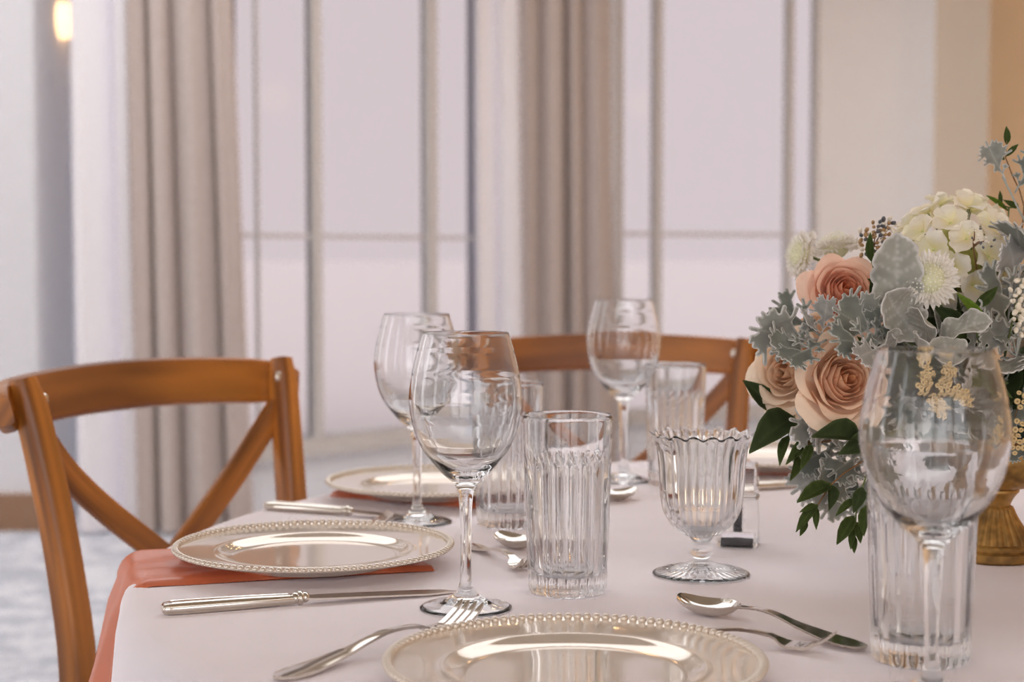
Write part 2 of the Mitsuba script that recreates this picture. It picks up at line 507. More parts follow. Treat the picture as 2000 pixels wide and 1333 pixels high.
# ---------------------------------------------------------------- curtains
def drape(p, q, lean, nf, depth, z0, z1, seed, ease=0.5, cols=260, rows=24, thick=0.0):
    """A hanging cloth over the plan line p-q with nf folds; the fold lines lean by lean (m) towards the floor."""
    p, q = np.asarray(p, float), np.asarray(q, float)
    g = np.random.default_rng(seed)
    d = q - p
    L = np.linalg.norm(d)
    d = d / L
    nrm = np.array([d[1], -d[0]])
    s = np.linspace(0, 1, cols)
    # uneven folds
    knots = np.sort(np.r_[0, g.uniform(0.03, 0.97, nf - 1), 1])
    knots = 0.6 * np.linspace(0, 1, nf + 1) + 0.4 * knots
    ph = np.interp(s, knots, np.arange(nf + 1)) * 2 * PI
    am = np.interp(s, np.linspace(0, 1, nf + 1), g.uniform(0.55, 1.0, nf + 1))
    zz = np.linspace(z0, z1, rows)
    V = []
    for z in zz:
        k = (z1 - z) / (z1 - z0)
        a = depth * am * (0.75 + 0.35 * k)
        hf = 0.5 * (ph + 0.4 * math.sin(3 * k + seed))
        off = a * (2.2 * np.abs(np.sin(hf)) ** 0.75 - 1.2 + 0.12 * np.sin(2.3 * ph + 1.0 + 0.8 * k))
        al = s * L + lean * (k - 0.55) * (0.25 + 0.75 * s) + 0.35 * a * np.cos(ph)
        V.append(np.c_[p[0] + d[0] * al + nrm[0] * off, p[1] + d[1] * al + nrm[1] * off, np.full(cols, z)])
    v = np.vstack(V)
    return trimesh.Trimesh(v, grid_faces(rows, cols), process=False)


c1 = thing('curtain', 'taupe pleated curtain with pale lining at the left, behind the left chair', 'curtain')
part(c1, 'drape', shape(drape((-1.46, 6.10), (-1.06, 6.22), 0.10, 4, 0.062, 0.015, H, 3, cols=400), 'm_drape', True))
part(c1, 'lining', shape(drape((-1.69, 6.14), (-1.42, 6.16), 0.05, 2, 0.055, 0.02, H, 5), 'm_lining', True), label='pale lilac-white lining')
c2 = thing('curtain', 'taupe pleated curtain with pale left edge between the two tall windows', 'curtain')
part(c2, 'drape', shape(drape((0.03, 7.42), (0.465, 7.56), 0.06, 4, 0.062, 0.015, H, 11), 'm_drape', True))
part(c2, 'lining', shape(drape((-0.185, 7.42), (0.05, 7.44), 0.03, 2, 0.050, 0.02, H, 8), 'm_lining', True), label='pale lilac-white lining')

# ---------------------------------------------------------------- lamps
def emitter(col, k):
    return {'type': 'area', 'radiance': {'type': 'rgb', 'value': [c * k for c in col]}}


WARM = (1.0, 0.56, 0.24)
sc = thing('wall_sconce', 'warm glowing globe wall lamp at the top left, half behind the curtain', 'lamp')
sp = pt(122, 40, 6.62)
part(sc, 'bracket', shape(cat([tube([(sp[0], 6.76, sp[2]), (sp[0], 6.72, sp[2]), (sp[0], 6.68, sp[2])], 0.012), bx(0.08, 0.02, 0.10, (sp[0], 6.75, sp[2]))]), 'm_metal_dark', 40))
gl = trimesh.creation.icosphere(3, 0.075)
put(part(sc, 'globe', {**shape(gl, 'm_bulb', True), 'emitter': emitter(WARM, 2.2)}, place((sp[0], 6.62, sp[2]))), scene[f'{sc}__globe'])


def chandelier(x, y, z, r, n):
    k = thing('chandelier', f'ring chandelier with warm bulbs hung above the picture at {"the windows" if y > 3 else "the camera"}', 'lamp')
    ring = trimesh.creation.torus(r, 0.012, 48, 8)
    part(k, 'ring', shape(xf(ring, place((x, y, z))), 'm_metal_dark', True))
    part(k, 'rod', shape(cat([trimesh.creation.cylinder(0.008, H - z, segment=((x, y, z), (x, y, H)))] + [trimesh.creation.cylinder(0.006, segment=((x, y, z), (x + r * math.cos(a), y + r * math.sin(a), z)), sections=8) for a in (0, PI / 2, PI, 3 * PI / 2)]), 'm_metal_dark', 40))
    b = {**shape(trimesh.creation.icosphere(2, 0.032), 'm_bulb', True), 'emitter': emitter(WARM, 26.0)}
    for i in range(n):
        a = 2 * PI * i / n + 0.2
        part(k, 'bulb', b, place((x + r * math.cos(a), y + r * math.sin(a), z + 0.04)))


chandelier(0.35, 5.3, 2.62, 0.42, 8)
chandelier(0.10, -0.25, 2.58, 0.42, 8)
k = thing('wall_sconce', 'pair of warm globe lamps on the tan wall beyond the right of the picture', 'lamp')
for yy in (6.45,):
    q = np.array([2.52, yy])
    part(k, 'bracket', shape(bx(0.25, 0.03, 0.03, (2.65, yy, 2.05)), 'm_metal_dark', False))
    part(k, 'globe', {**shape(trimesh.creation.icosphere(3, 0.09), 'm_bulb', True), 'emitter': emitter(WARM, 9.0)}, place((2.50, yy, 2.05)))

# ---------------------------------------------------------------- table and tablecloth
TC = np.array([0.46, 1.645])
TR = 0.84
tb = thing('banquet_table', 'round banquet table hidden under the long pale tablecloth', 'table')
part(tb, 'tabletop', shape(xf(trimesh.creation.cylinder(TR - 0.012, 0.03, sections=96), place((TC[0], TC[1], ZT - 0.022))), 'm_baseboard', 40))
for i in range(4):
    a = PI / 4 + i * PI / 2
    part(tb, 'leg', shape(trimesh.creation.cylinder(0.025, segment=((TC[0] + 0.45 * math.cos(a), TC[1] + 0.45 * math.sin(a), 0), (TC[0] + 0.40 * math.cos(a), TC[1] + 0.40 * math.sin(a), ZT - 0.036)), sections=16), 'm_metal_dark', 40))
nth = 480
th = np.arange(nth) / nth * 2 * PI
rows = []
for r in np.r_[0.0005, np.linspace(0.06, TR - 0.03, 22)]:
    rows.append((r, 0.0, 0.0))
for a in np.linspace(0, 1, 7)[0:]:
    rows.append((TR - 0.018 + 0.018 * math.sin(a * PI / 2), -0.018 * (1 - math.cos(a * PI / 2)), 0.0))
for z in np.linspace(0.03, ZT - 0.012, 26):
    rows.append((TR, -z, z))
gph = np.random.default_rng(4)
fold = sum(w * np.sin(n * th + gph.uniform(0, 2 * PI)) for n, w in ((9, 0.5), (14, 0.8), (19, 0.5), (23, 0.3)))
fold /= np.abs(fold).max()
V = []
# where a chair stands under the table edge the cloth lies up on its seat
lift = np.zeros(nth)
for ca in (154, 103):
    dd_ = np.abs((np.degrees(th) - ca + 180) % 360 - 180)
    lift = np.maximum(lift, 1 - np.clip((dd_ - 23) / 9, 0, 1))
lift = lift * lift * (3 - 2 * lift)
hem = (ZT - 0.012) * (1 - lift) + (ZT - 0.490) * lift
for r, dz, drop in rows:
    sc_ = hem / (ZT - 0.012) if drop else np.ones(nth)
    dz = dz * sc_ if drop else dz
    k = drop * sc_ / ZT
    rr = r + 0.05 * k + 0.085 * (k ** 0.75) * fold
    z = ZT + dz + (0.0 if drop else 0.0)
    V.append(np.c_[TC[0] + rr * np.cos(th), TC[1] + rr * np.sin(th), np.full(nth, 1.0) * z])
m = trimesh.Trimesh(np.vstack(V), grid_faces(len(rows), nth, True), process=False)
if m.face_normals[:nth, 2].mean() < 0:
    m.invert()
single('tablecloth', shape(m, 'm_cloth', True), 'pale blush tablecloth reaching over the round table to the floor', 'tablecloth')


def on_table(x, y, z=0.0):
    return np.array([x, y, ZT + z])


# ---------------------------------------------------------------- plates
def plate_prof():
    return [(r, z * 0.84) for r, z in [(0.0, 0.0065), (0.05, 0.0065), (0.078, 0.0066), (0.0855, 0.0080), (0.0915, 0.0125), (0.0945, 0.0148), (0.0965, 0.0153), (0.0985, 0.0146), (0.1005, 0.0142), (0.104, 0.0145),
            (0.118, 0.0157), (0.130, 0.0173), (0.1325, 0.0181), (0.1345, 0.0188), (0.1375, 0.0196), (0.1395, 0.0195), (0.14, 0.0188), (0.139, 0.0176), (0.132, 0.0150), (0.115, 0.0118),
            (0.099, 0.0085), (0.090, 0.0045), (0.086, 0.0006), (0.084, 0.0), (0.081, 0.0006), (0.080, 0.0030), (0.05, 0.0034), (0.0, 0.0034)]]


plate_d = shape(lathe(plate_prof(), 160), 'm_plate', 50)
bd = trimesh.creation.icosphere(1, 1.0)
beads = []
for i in range(112):
    a = 2 * PI * i / 112
    b = xf(bd, np.diag([0.0040, 0.0033, 0.0030, 1.0]))
    beads.append(xf(b, place((0.1365 * math.cos(a), 0.1365 * math.sin(a), 0.0170), a)))
bead_d = shape(cat(beads), 'm_plate', True)


def plate(x, y, z, label):
    k = thing('plate', label, 'plate', 'beaded dinner plates')
    part(k, 'dish', plate_d, place(on_table(x, y, z)))
    part(k, 'beaded_rim', bead_d, place(on_table(x, y, z)), label='raised bead border')


plate(0.0456, 1.163, 0.0, 'nearest beaded glazed plate, cut by the bottom edge of the picture')
plate(-0.198, 1.6005, 0.0050, 'beaded glazed plate on a terracotta napkin in front of the left chair')
plate(-0.099, 2.056, 0.0065, 'smaller-looking beaded plate behind the stemmed glasses at left, on a rust napkin')
plate(0.372, 2.333, 0.0060, 'blurred beaded plate behind the square shaker, beside the flowers')


# ---------------------------------------------------------------- napkins
def napkin(inner, outer, width, hang, label, thick=0.0042, roll=0.5, seed=1, reach=0.0):
    """A folded napkin: a flat pad from inner to outer (plan points); with hang > 0 it runs over the table edge and down."""
    inner, outer = np.asarray(inner, float), np.asarray(outer, float)
    o = norm(outer - inner)
    l = np.array([-o[1], o[0]])
    L = np.linalg.norm(outer - inner)
    rr = 0.018
    path = [(s, 0.0, 0.0, 1.0) for s in np.linspace(0, L - rr, 26)]
    if hang:
        for a in np.linspace(0.12, 1, 8):
            path.append((L - rr + rr * math.sin(a * PI / 2), -rr * (1 - math.cos(a * PI / 2)), math.sin(a * PI / 2), math.cos(a * PI / 2)))
        for z in np.linspace(0.04, hang, 14):
            path.append((L + 0.24 * z, -z, 1.0, 0.05))
    ws = np.linspace(-1, 1, 34)
    g = np.random.default_rng(seed)
    top, bot = [], []
    c0 = TC
    for s, dz, nx, nz in path:
        base = inner + o * s
        narrow = 1.0 - (0.35 * (-dz) / max(hang, 1e-6) if hang else 0.0)
        for w in ws:
            lat = w * width / 2 * narrow
            p = base + l * lat
            sag = (lat ** 2) / (2 * TR) if hang else 0
            p = p - o * sag
            e = math.sqrt(max(0, 1 - abs(w) ** 8))
            wav = 0.0018 * math.sin(5 * w + 18 * s + seed) + 0.0012 * math.sin(11 * w - 30 * s)
            lip = 0.0045 * roll * math.exp(-((abs(w) - 0.9) / 0.09) ** 2)
            t = thick * (0.35 + 0.65 * e) + lip + wav
            hang_w = (0.012 * math.sin(4.5 * w + 1.0) * (-dz) / 0.2) if hang else 0
            top.append([p[0] + o[0] * (t * nx + hang_w), p[1] + o[1] * (t * nx + hang_w), ZT + dz + t * max(nz, 0.0) + 0.0005])
            bot.append([p[0] + o[0] * (0.0006 * nx + hang_w), p[1] + o[1] * (0.0006 * nx + hang_w), ZT + dz + 0.0006 * max(nz, 0) + 0.0002])
    n, mm = len(path), len(ws)
    f = grid_faces(n, mm)
    N = n * mm
    idx = np.arange(N).reshape(n, mm)
    loop = np.r_[idx[0, :], idx[1:, -1], idx[-1, -2::-1], idx[-2:0:-1, 0]]
    nx_ = np.roll(loop, -1)
    side = np.vstack([np.c_[loop, loop + N, nx_], np.c_[nx_, loop + N, nx_ + N]])
    m = trimesh.Trimesh(np.vstack([top, bot]), np.vstack([f, f[:, ::-1] + N, side]), process=False)
    if m.volume < 0:
        m.invert()
    single('napkin', shape(m, 'm_napkin', 60), label, 'napkin')


napkin((-0.102, 1.645), (-0.379, 1.565), 0.160, 0.24, 'terracotta napkin under the left plate, its end hanging over the table edge', seed=1)
napkin((-0.005, 2.024), (-0.215, 2.138), 0.15, 0, 'rust napkin showing under the plate behind the stemmed glasses', seed=2, thick=0.0055)
napkin((0.36, 2.265), (0.385, 2.46), 0.18, 0, 'dark red napkin under the blurred plate beside the flowers', seed=3, thick=0.005)
# the rolled ends that stick out beside the plates
single('napkin', shape(tube(curve([(-0.115, 1.575, ZT + 0.0085), (-0.100, 1.588, ZT + 0.0085), (-0.080, 1.600, ZT + 0.008)], 8), [0.0075, 0.0085, 0.009, 0.0095, 0.009, 0.009, 0.0085, 0.006], 12), 'm_napkin', 50),
       'small rolled tip of terracotta napkin sticking out at the right of the left plate', 'napkin') if False else None


# ---------------------------------------------------------------- glassware
def spline_prof(pts, n):
    p = np.asarray(pts, float)
    t = np.r_[0, np.cumsum(np.linalg.norm(np.diff(p, axis=0), axis=1))]
    q = np.linspace(0, t[-1], n)
    q = np.unique(np.r_[q, t])
    return np.stack([PchipInterpolator(t, p[:, k])(q) for k in (0, 1)], -1)


outer_w = [(0.0405, 0.0012), (0.0385, 0.0026), (0.030, 0.0048), (0.020, 0.0076), (0.012, 0.0118), (0.0070, 0.0175), (0.0050, 0.0280), (0.0047, 0.050), (0.0050, 0.075), (0.0060, 0.095), (0.0078, 0.1055), (0.0125, 0.1125),
           (0.0176, 0.1165), (0.0293, 0.1294), (0.0397, 0.1440), (0.0468, 0.1640), (0.0496, 0.1850), (0.0472, 0.2060), (0.0423, 0.2270), (0.0379, 0.2420)]
inner_w = [(0.0371, 0.2420), (0.0413, 0.2270), (0.0461, 0.2060), (0.0484, 0.1850), (0.0455, 0.1650), (0.0383, 0.1455), (0.0276, 0.1315), (0.0150, 0.1215), (0.0065, 0.1180), (0.0, 0.1172)]
po, pi_ = spline_prof(outer_w, 90), spline_prof(inner_w, 45)
rim = [(0.0377, 0.2426), (0.0373, 0.2426)]
wine_prof = np.vstack([[(0.0, 0.0066), (0.008, 0.0062), (0.014, 0.0052), (0.021, 0.0039), (0.029, 0.0022), (0.036, 0.0007), (0.0390, 0.0), (0.0402, 0.0004)], po, rim, pi_])
wine_m = lathe(wine_prof, 96)
wine_d = shape(wine_m, 'm_glass', True)


def sc3(loc, sx, sz):
    m = np.diag([sx, sx, sz, 1.0])
    m[:3, 3] = loc
    return m


def wine(x, y, label, sx=1.0, sz=1.0):
    single('wine_glass', wine_d, label, 'wine glass', 'stemmed wine glasses', mat=sc3(on_table(x, y, 0.0006), sx, sz))


wine(-0.0405, 1.403, 'sharp empty wine glass standing left of the centre, its foot behind the nearest fork')
wine(-0.1100, 1.8595, 'empty wine glass left behind the sharp centre glass, its foot beside the far knife')
wine(0.1528, 2.204, 'empty wine glass in front of the back chair, right of the middle curtain', 1.03, 1.03)
wine(0.2926, 1.112, 'large blurred wine glass at right in front of the flowers', 1.04, 1.01)


def tumbler_mesh():
    o = [(0.0358, 0.0035), (0.0362, 0.012), (0.0368, 0.030), (0.0384, 0.080), (0.0396, 0.115), (0.0402, 0.130), (0.0413, 0.1622)]
    out = spline_prof(o, 70)
    prof = np.vstack([[(0.0, 0.0016), (0.028, 0.0014), (0.0325, 0.0), (0.0345, 0.0008)], out, [(0.0410, 0.1636), (0.0402, 0.1640), (0.0394, 0.1634)],
                      [(0.0389, 0.158), (0.0380, 0.130), (0.0352, 0.105), (0.0340, 0.080), (0.0325, 0.030), (0.0318, 0.0205), (0.0295, 0.0178), (0.024, 0.0168), (0.0, 0.0164)]])
    N = 22
    n_out = 4 + len(out)

    def mod(th, R, Z):
        R, Z = R.copy(), Z.copy()
        ph = th * N
        arch = 0.119 + 0.006 * np.sqrt(np.clip(1 - (np.mod(ph / (2 * PI), 1) * 2 - 1) ** 2, 0, 1))
        up = np.clip((arch - Z) / 0.006, 0, 1)
        lo = np.clip((Z - 0.0) / 0.004, 0, 1)
        prof_ = np.sqrt(np.clip(1 - 0.96 * (np.mod(ph / (2 * PI), 1) * 2 - 1) ** 2, 0, 1))      # round panels between sharp grooves
        k = np.zeros_like(R)
        k[2:n_out] = 1
        d = (-0.0026 + 0.0032 * prof_) * up * lo
        return R + k * d * np.minimum(1, R / 0.03), Z

    return lathe(prof, N * 16, mod)


tumbler_d = shape(tumbler_mesh(), 'm_glass', 35)


def tumbler(x, y, label, s=1.0, rz=0.0):
    m = sc3(on_table(x, y, 0.0006), s, 1.0) @ place((0, 0, 0), rz)
    single('tumbler', tumbler_d, label, 'tumbler', 'fluted highball tumblers', mat=m)


tumbler(0.0511, 1.475, 'sharp fluted glass tumbler standing in the middle of the picture')
tumbler(-0.0042, 1.8445, 'fluted tumbler seen behind the sharp centre wine glass', rz=0.1)
tumbler(0.2205, 2.170, 'fluted tumbler behind the candle goblet, in front of the back chair', rz=0.2)
tumbler(0.3134, 1.2236, 'fluted tumbler at right behind the large blurred wine glass', 1.03, rz=0.05)


def goblet_mesh():
    o = [(0.0470, 0.0014), (0.0440, 0.0032), (0.030, 0.0065), (0.018, 0.0098), (0.0095, 0.0128), (0.0068, 0.0148), (0.0095, 0.0185), (0.0114, 0.0240), (0.0098, 0.0295), (0.0082, 0.0325), (0.0105, 0.0352), (0.0112, 0.0372),
         (0.0170, 0.0392), (0.0238, 0.0440), (0.0320, 0.0535), (0.0375, 0.0660), (0.0398, 0.0830), (0.0410, 0.1050), (0.0425, 0.1200), (0.0455, 0.1310), (0.0490, 0.1365)]
    i = [(0.0478, 0.1378), (0.0436, 0.1312), (0.0402, 0.1200), (0.0386, 0.1050), (0.0374, 0.0830), (0.0350, 0.0670), (0.0297, 0.0560), (0.0220, 0.0480), (0.0120, 0.0440), (0.0, 0.0432)]
    out, inn = spline_prof(o, 110), spline_prof(i, 50)
    prof = np.vstack([[(0.0, 0.0080), (0.010, 0.0074), (0.018, 0.0058), (0.029, 0.0036), (0.039, 0.0014), (0.0445, 0.0), (0.0462, 0.0004)], out, [(0.0488, 0.1376)], inn])
    N = 34
    n_out = 7 + len(out)

    def mod(th, R, Z):
        R, Z = R.copy(), Z.copy()
        ph = th * N
        k = np.zeros_like(R)
        k[6:n_out + 1] = 1
        amp = np.interp(Z, [0, 0.002, 0.008, 0.0125, 0.014, 0.0375, 0.042, 0.125, 0.138], [0.0, 0.0006, 0.0008, 0.0002, 0.0001, 0.0001, 0.0013, 0.0016, 0.0010])
        R2 = R + k * amp * (2 * np.abs(np.cos(ph / 2)) ** 0.8 - 1.2)
        rimk = np.clip((Z - 0.124) / 0.013, 0, 1) ** 1.5
        sc = np.cos(th * 17)
        return R2 + rimk * 0.0012 * sc, Z + rimk * 0.0017 * sc

    return lathe(prof, N * 12, mod)


gb = np.array([0.1840, 1.5545])
single('candle_goblet', shape(goblet_mesh(), 'm_glass', True), 'ribbed footed glass goblet with scalloped rim holding a small candle', 'goblet', mat=sc3(on_table(gb[0], gb[1], 0.0006), 1, 1))
cd = thing('tealight', 'small lit candle burning in the bottom of the ribbed goblet', 'candle')
wax = lathe([(0.0, 0.0), (0.0165, 0.0), (0.0172, 0.001), (0.0172, 0.013), (0.0165, 0.0142), (0.010, 0.0128), (0.0, 0.0124)], 40)
zc = 0.0505
part(cd, 'wax', shape(wax, 'm_wax', 40), place(on_table(*gb, zc)))
part(cd, 'wick', shape(trimesh.creation.cylinder(0.0007, 0.008, sections=8), 'm_black', 40), place(on_table(gb[0] + 0.001, gb[1], zc + 0.0165)))
fl = lathe(spline_prof([(0, 0), (0.0022, 0.0015), (0.0030, 0.005), (0.0022, 0.010), (0.0008, 0.0145), (0, 0.016)], 16), 16)
part(cd, 'flame', {**shape(fl, 'm_bulb', True), 'emitter': emitter((1.0, 0.62, 0.28), 3.5)}, place(on_table(gb[0] + 0.001, gb[1], zc + 0.018)))

# square shaker behind the goblet
sk = thing('shaker', 'clear square glass shaker with a black bottom standing behind the candle goblet', 'shaker')
sm = place(on_table(0.2426, 1.715, 0.0008), math.radians(-13))


def hollow(sx, sz, z, r=0.003):
    return bx(sx, sx, sz, (0, 0, z + sz / 2), r)


body = trimesh.util.concatenate([hollow(0.043, 0.053, 0.0), xf(hollow(0.026, 0.034, 0.0, 0.002), place((0, 0, 0.013)))])
b0, b1 = hollow(0.043, 0.053, 0.0), cat([hollow(0.0115, 0.0335, 0.0148, 0.002), bx(0.0355, 0.0355, 0.0095, (0, 0, 0.0062), 0.001)])
b1.invert()
part(sk, 'body', shape(cat([b0, b1]), 'm_glass', 30), sm)
part(sk, 'pepper', shape(cat([hollow(0.010, 0.0320, 0.0155, 0.002)]), 'm_black', 30), sm, label='dark core inside')
b2 = bx(0.0345, 0.0345, 0.0085, (0, 0, 0.0062), 0.001)
part(sk, 'base_plate', shape(b2, 'm_black', 30), sm, label='black bottom block')
part(sk, 'cap', shape(hollow(0.0400, 0.033, 0.0545), 'm_glass', 30), sm, label='clear square cap')
part(sk, 'collar', shape(bx(0.034, 0.034, 0.0016, (0, 0, 0.0537)), 'm_silver', False), sm)


# ---------------------------------------------------------------- cutlery
def fork_mesh(L):
    """Along +y from the handle end; tines at the far end."""
    hw = PchipInterpolator([0, 0.03, 0.10, 0.22, 0.40, 0.62, 0.72, 0.755, 0.80], [0.030, 0.046, 0.056, 0.044, 0.022, 0.018, 0.026, 0.052, 0.064])
    ys = np.linspace(0, 0.80, 60)
    w = hw(ys)
    out = Polygon(np.r_[np.c_[w, ys], np.c_[-w, ys][::-1]]).union(Point(0, 0.018).buffer(0.034))
    head = sbox(-0.064, 0.78, 0.064, 0.84)
    tines = [Polygon([(c - 0.0125, 0.82), (c + 0.0125, 0.82), (c + 0.010, 0.975), (c + 0.004, 1.0), (c - 0.004, 1.0), (c - 0.010, 0.975)]) for c in (-0.0515, -0.0172, 0.0172, 0.0515)]
    slots = [Point(c, 0.825).buffer(0.0065) for c in (-0.0343, 0, 0.0343)]
    poly = shapely.union_all([out, head] + tines).difference(shapely.union_all(slots)).buffer(0)
    poly = shapely.affinity.scale(poly, L, L, origin=(0, 0))
    zf = PchipInterpolator([0, 0.10, 0.30, 0.55, 0.70, 0.78, 0.86, 0.93, 1.0], [0.009, 0.012, 0.030, 0.066, 0.052, 0.022, 0.022, 0.050, 0.095])
    m = flat(poly, 0.0022, 0.0024, lambda x, y: zf(np.clip(y / L, 0, 1)) * L + 0.0006 * np.clip(1 - (x / (0.05 * L)) ** 2, 0, 1) * (y < 0.7 * L))
    m.apply_translation([0, 0, 0.0012 - m.vertices[:, 2].min()])
    return m


def spoon_mesh(L):
    hw = PchipInterpolator([0, 0.03, 0.10, 0.22, 0.40, 0.62, 0.70], [0.030, 0.046, 0.056, 0.044, 0.022, 0.018, 0.022])
    ys = np.linspace(0, 0.70, 50)
    w = hw(ys)
    out = Polygon(np.r_[np.c_[w, ys], np.c_[-w, ys][::-1]]).union(Point(0, 0.018).buffer(0.034))
    t = np.linspace(0, 2 * PI, 72)[:-1]
    ell = Polygon(np.c_[0.100 * np.sin(t) * (1 + 0.16 * np.cos(t)), 0.835 - 0.165 * np.cos(t)])
    poly = shapely.affinity.scale(out.union(ell).buffer(0), L, L, origin=(0, 0))
    zf = PchipInterpolator([0, 0.10, 0.30, 0.52, 0.64, 0.72, 0.85, 1.0], [0.009, 0.012, 0.034, 0.068, 0.058, 0.048, 0.050, 0.056])

    def z(x, y):
        q = np.clip(1 - (x / (0.102 * L)) ** 2 - ((y - 0.835 * L) / (0.165 * L)) ** 2, 0, 1)
        return zf(np.clip(y / L, 0, 1)) * L - 0.052 * L * q ** 0.75

    m = flat(poly, 0.0020, 0.0018, z)
    m.apply_translation([0, 0, 0.0008 - m.vertices[:, 2].min()])
    return m


fork_d = shape(fork_mesh(0.220), 'm_silver', 50)
dfork_d = shape(fork_mesh(0.165), 'm_silver', 50)
spoon_d = shape(spoon_mesh(0.200), 'm_silver', 50)


def lay(a, b, z=0.0002, tilt=0.0):
    """Handle end at plan point a, pointing to b."""
    d = norm(np.r_[np.asarray(b, float) - np.asarray(a, float), 0.0])
    m = aim((a[0], a[1], ZT + z), (a[0] + d[0], a[1] + d[1], ZT + z), (0, 0, 1), 1.0)
    if tilt:
        m = m @ trimesh.transformations.rotation_matrix(tilt, [1, 0, 0])
    return m


single('fork', fork_d, 'silver dinner fork left of the nearest plate, tines before the centre glass foot', 'fork', mat=lay((-0.170, 1.163), (-0.026, 1.343)))
single('fork', fork_d, 'silver fork behind the left plate, only its tip rising before the far knife', 'fork', mat=lay((-0.345, 1.735), (-0.150, 1.800)))
single('dessert_fork', dfork_d, 'silver dessert fork right of the nearest plate, tines raised to the right', 'fork', mat=lay((0.103, 1.313), (0.261, 1.232)))
single('dessert_spoon', spoon_d, 'silver dessert spoon with its bowl in front of the goblet foot', 'spoon', mat=lay((0.274, 1.247), (0.146, 1.404)))
single('dessert_fork', dfork_d, 'silver dessert fork between the centre wine glass stem and tumbler', 'fork', mat=lay((-0.044, 1.702), (0.014, 1.562)))
single('dessert_spoon', spoon_d, 'silver spoon bowl peeking out left of the sharp tumbler', 'spoon', mat=lay((0.078, 1.547), (-0.012, 1.725)))
single('dessert_spoon', spoon_d, 'silver spoon bowl peeking out right of the sharp tumbler', 'spoon', mat=lay((0.030, 1.900), (0.143, 2.040)))


def knife(a, b, label, s=1.0):
    k = thing('knife', label, 'knife')
    d = norm(np.r_[np.asarray(b, float) - np.asarray(a, float), 0.0])
    m = aim((a[0], a[1], ZT + 0.0002), (a[0] + d[0], a[1] + d[1], ZT + 0.0002), (0, 0, 1), s)
    y = np.array([0, 0.002, 0.006, 0.02, 0.06, 0.10, 0.112])
    w = np.array([0.010, 0.0155, 0.0175, 0.0182, 0.0165, 0.0130, 0.0120])
    h = np.array([0.005, 0.0085, 0.0098, 0.0105, 0.0100, 0.0085, 0.0080])
    pts = np.c_[np.zeros(7), y, np.full(7, 0.0053)]
    hm, _ = sweep(pts, (0, 0, 1), w, h, rnd=0.9, round_n=5)
    ridge = [tube(curve([(sx, 0.008, 0.0100), (sx * 0.9, 0.06, 0.0099), (sx * 0.75, 0.108, 0.0090)], 12), 0.0009, 6) for sx in (-0.0048, 0.0048)]
    part(k, 'handle', shape(cat([hm] + ridge), 'm_silver', 40), m)
    bo = []
    for yy, ww, hh in ((0.1135, 0.0135, 0.0100), (0.1175, 0.0170, 0.0125), (0.1220, 0.0120, 0.0095)):
        e = trimesh.creation.icosphere(2, 1.0)
        bo.append(xf(e, np.array([[ww / 2, 0, 0, 0], [0, 0.0042, 0, yy], [0, 0, hh / 2, 0.0062], [0, 0, 0, 1]])))
    part(k, 'bolster', shape(cat(bo), 'm_silver', 40), m)
    yy = np.linspace(0, 1, 40)
    up_ = np.interp(yy, [0, 0.1, 0.8, 1.0], [0.006, 0.0085, 0.0085, 0.001])
    lo_ = np.interp(yy, [0, 0.1, 0.75, 0.93, 1.0], [-0.006, -0.009, -0.0105, -0.007, 0.0005])
    poly = Polygon(np.r_[np.c_[up_, 0.122 + 0.138 * yy], np.c_[lo_, 0.122 + 0.138 * yy][::-1]]).buffer(0)
    part(k, 'blade', shape(flat(poly, 0.003, 0.0016, lambda x, y: 0.0058 - 0.0045 * (y - 0.122) / 0.138 + 0 * x), 'm_silver', 40), m)


knife((-0.3025, 1.378), (-0.0504, 1.469), 'silver knife with ridged handle lying in front of the left plate', 1.03)
knife((-0.301, 1.958), (-0.083, 1.858), 'silver knife lying beyond the left plate, pointing at the back wine glass foot', 0.98)
knife((0.280, 2.105), (0.52, 2.190), 'blurred silver knife in front of the plate beside the flowers')


# ---------------------------------------------------------------- chairs
def wood(mu):
    m, uv = mu
    return mikit.ply(m, 'm_wood', True, uv=uv)


def post_path(sx):
    return curve([(0.205 * sx, -0.262, 0.0), (0.201 * sx, -0.228, 0.25), (0.197 * sx, -0.215, 0.45), (0.199 * sx, -0.217, 0.58), (0.205 * sx, -0.230, 0.70), (0.217 * sx, -0.251, 0.83), (0.229 * sx, -0.270, 0.925)], 30)


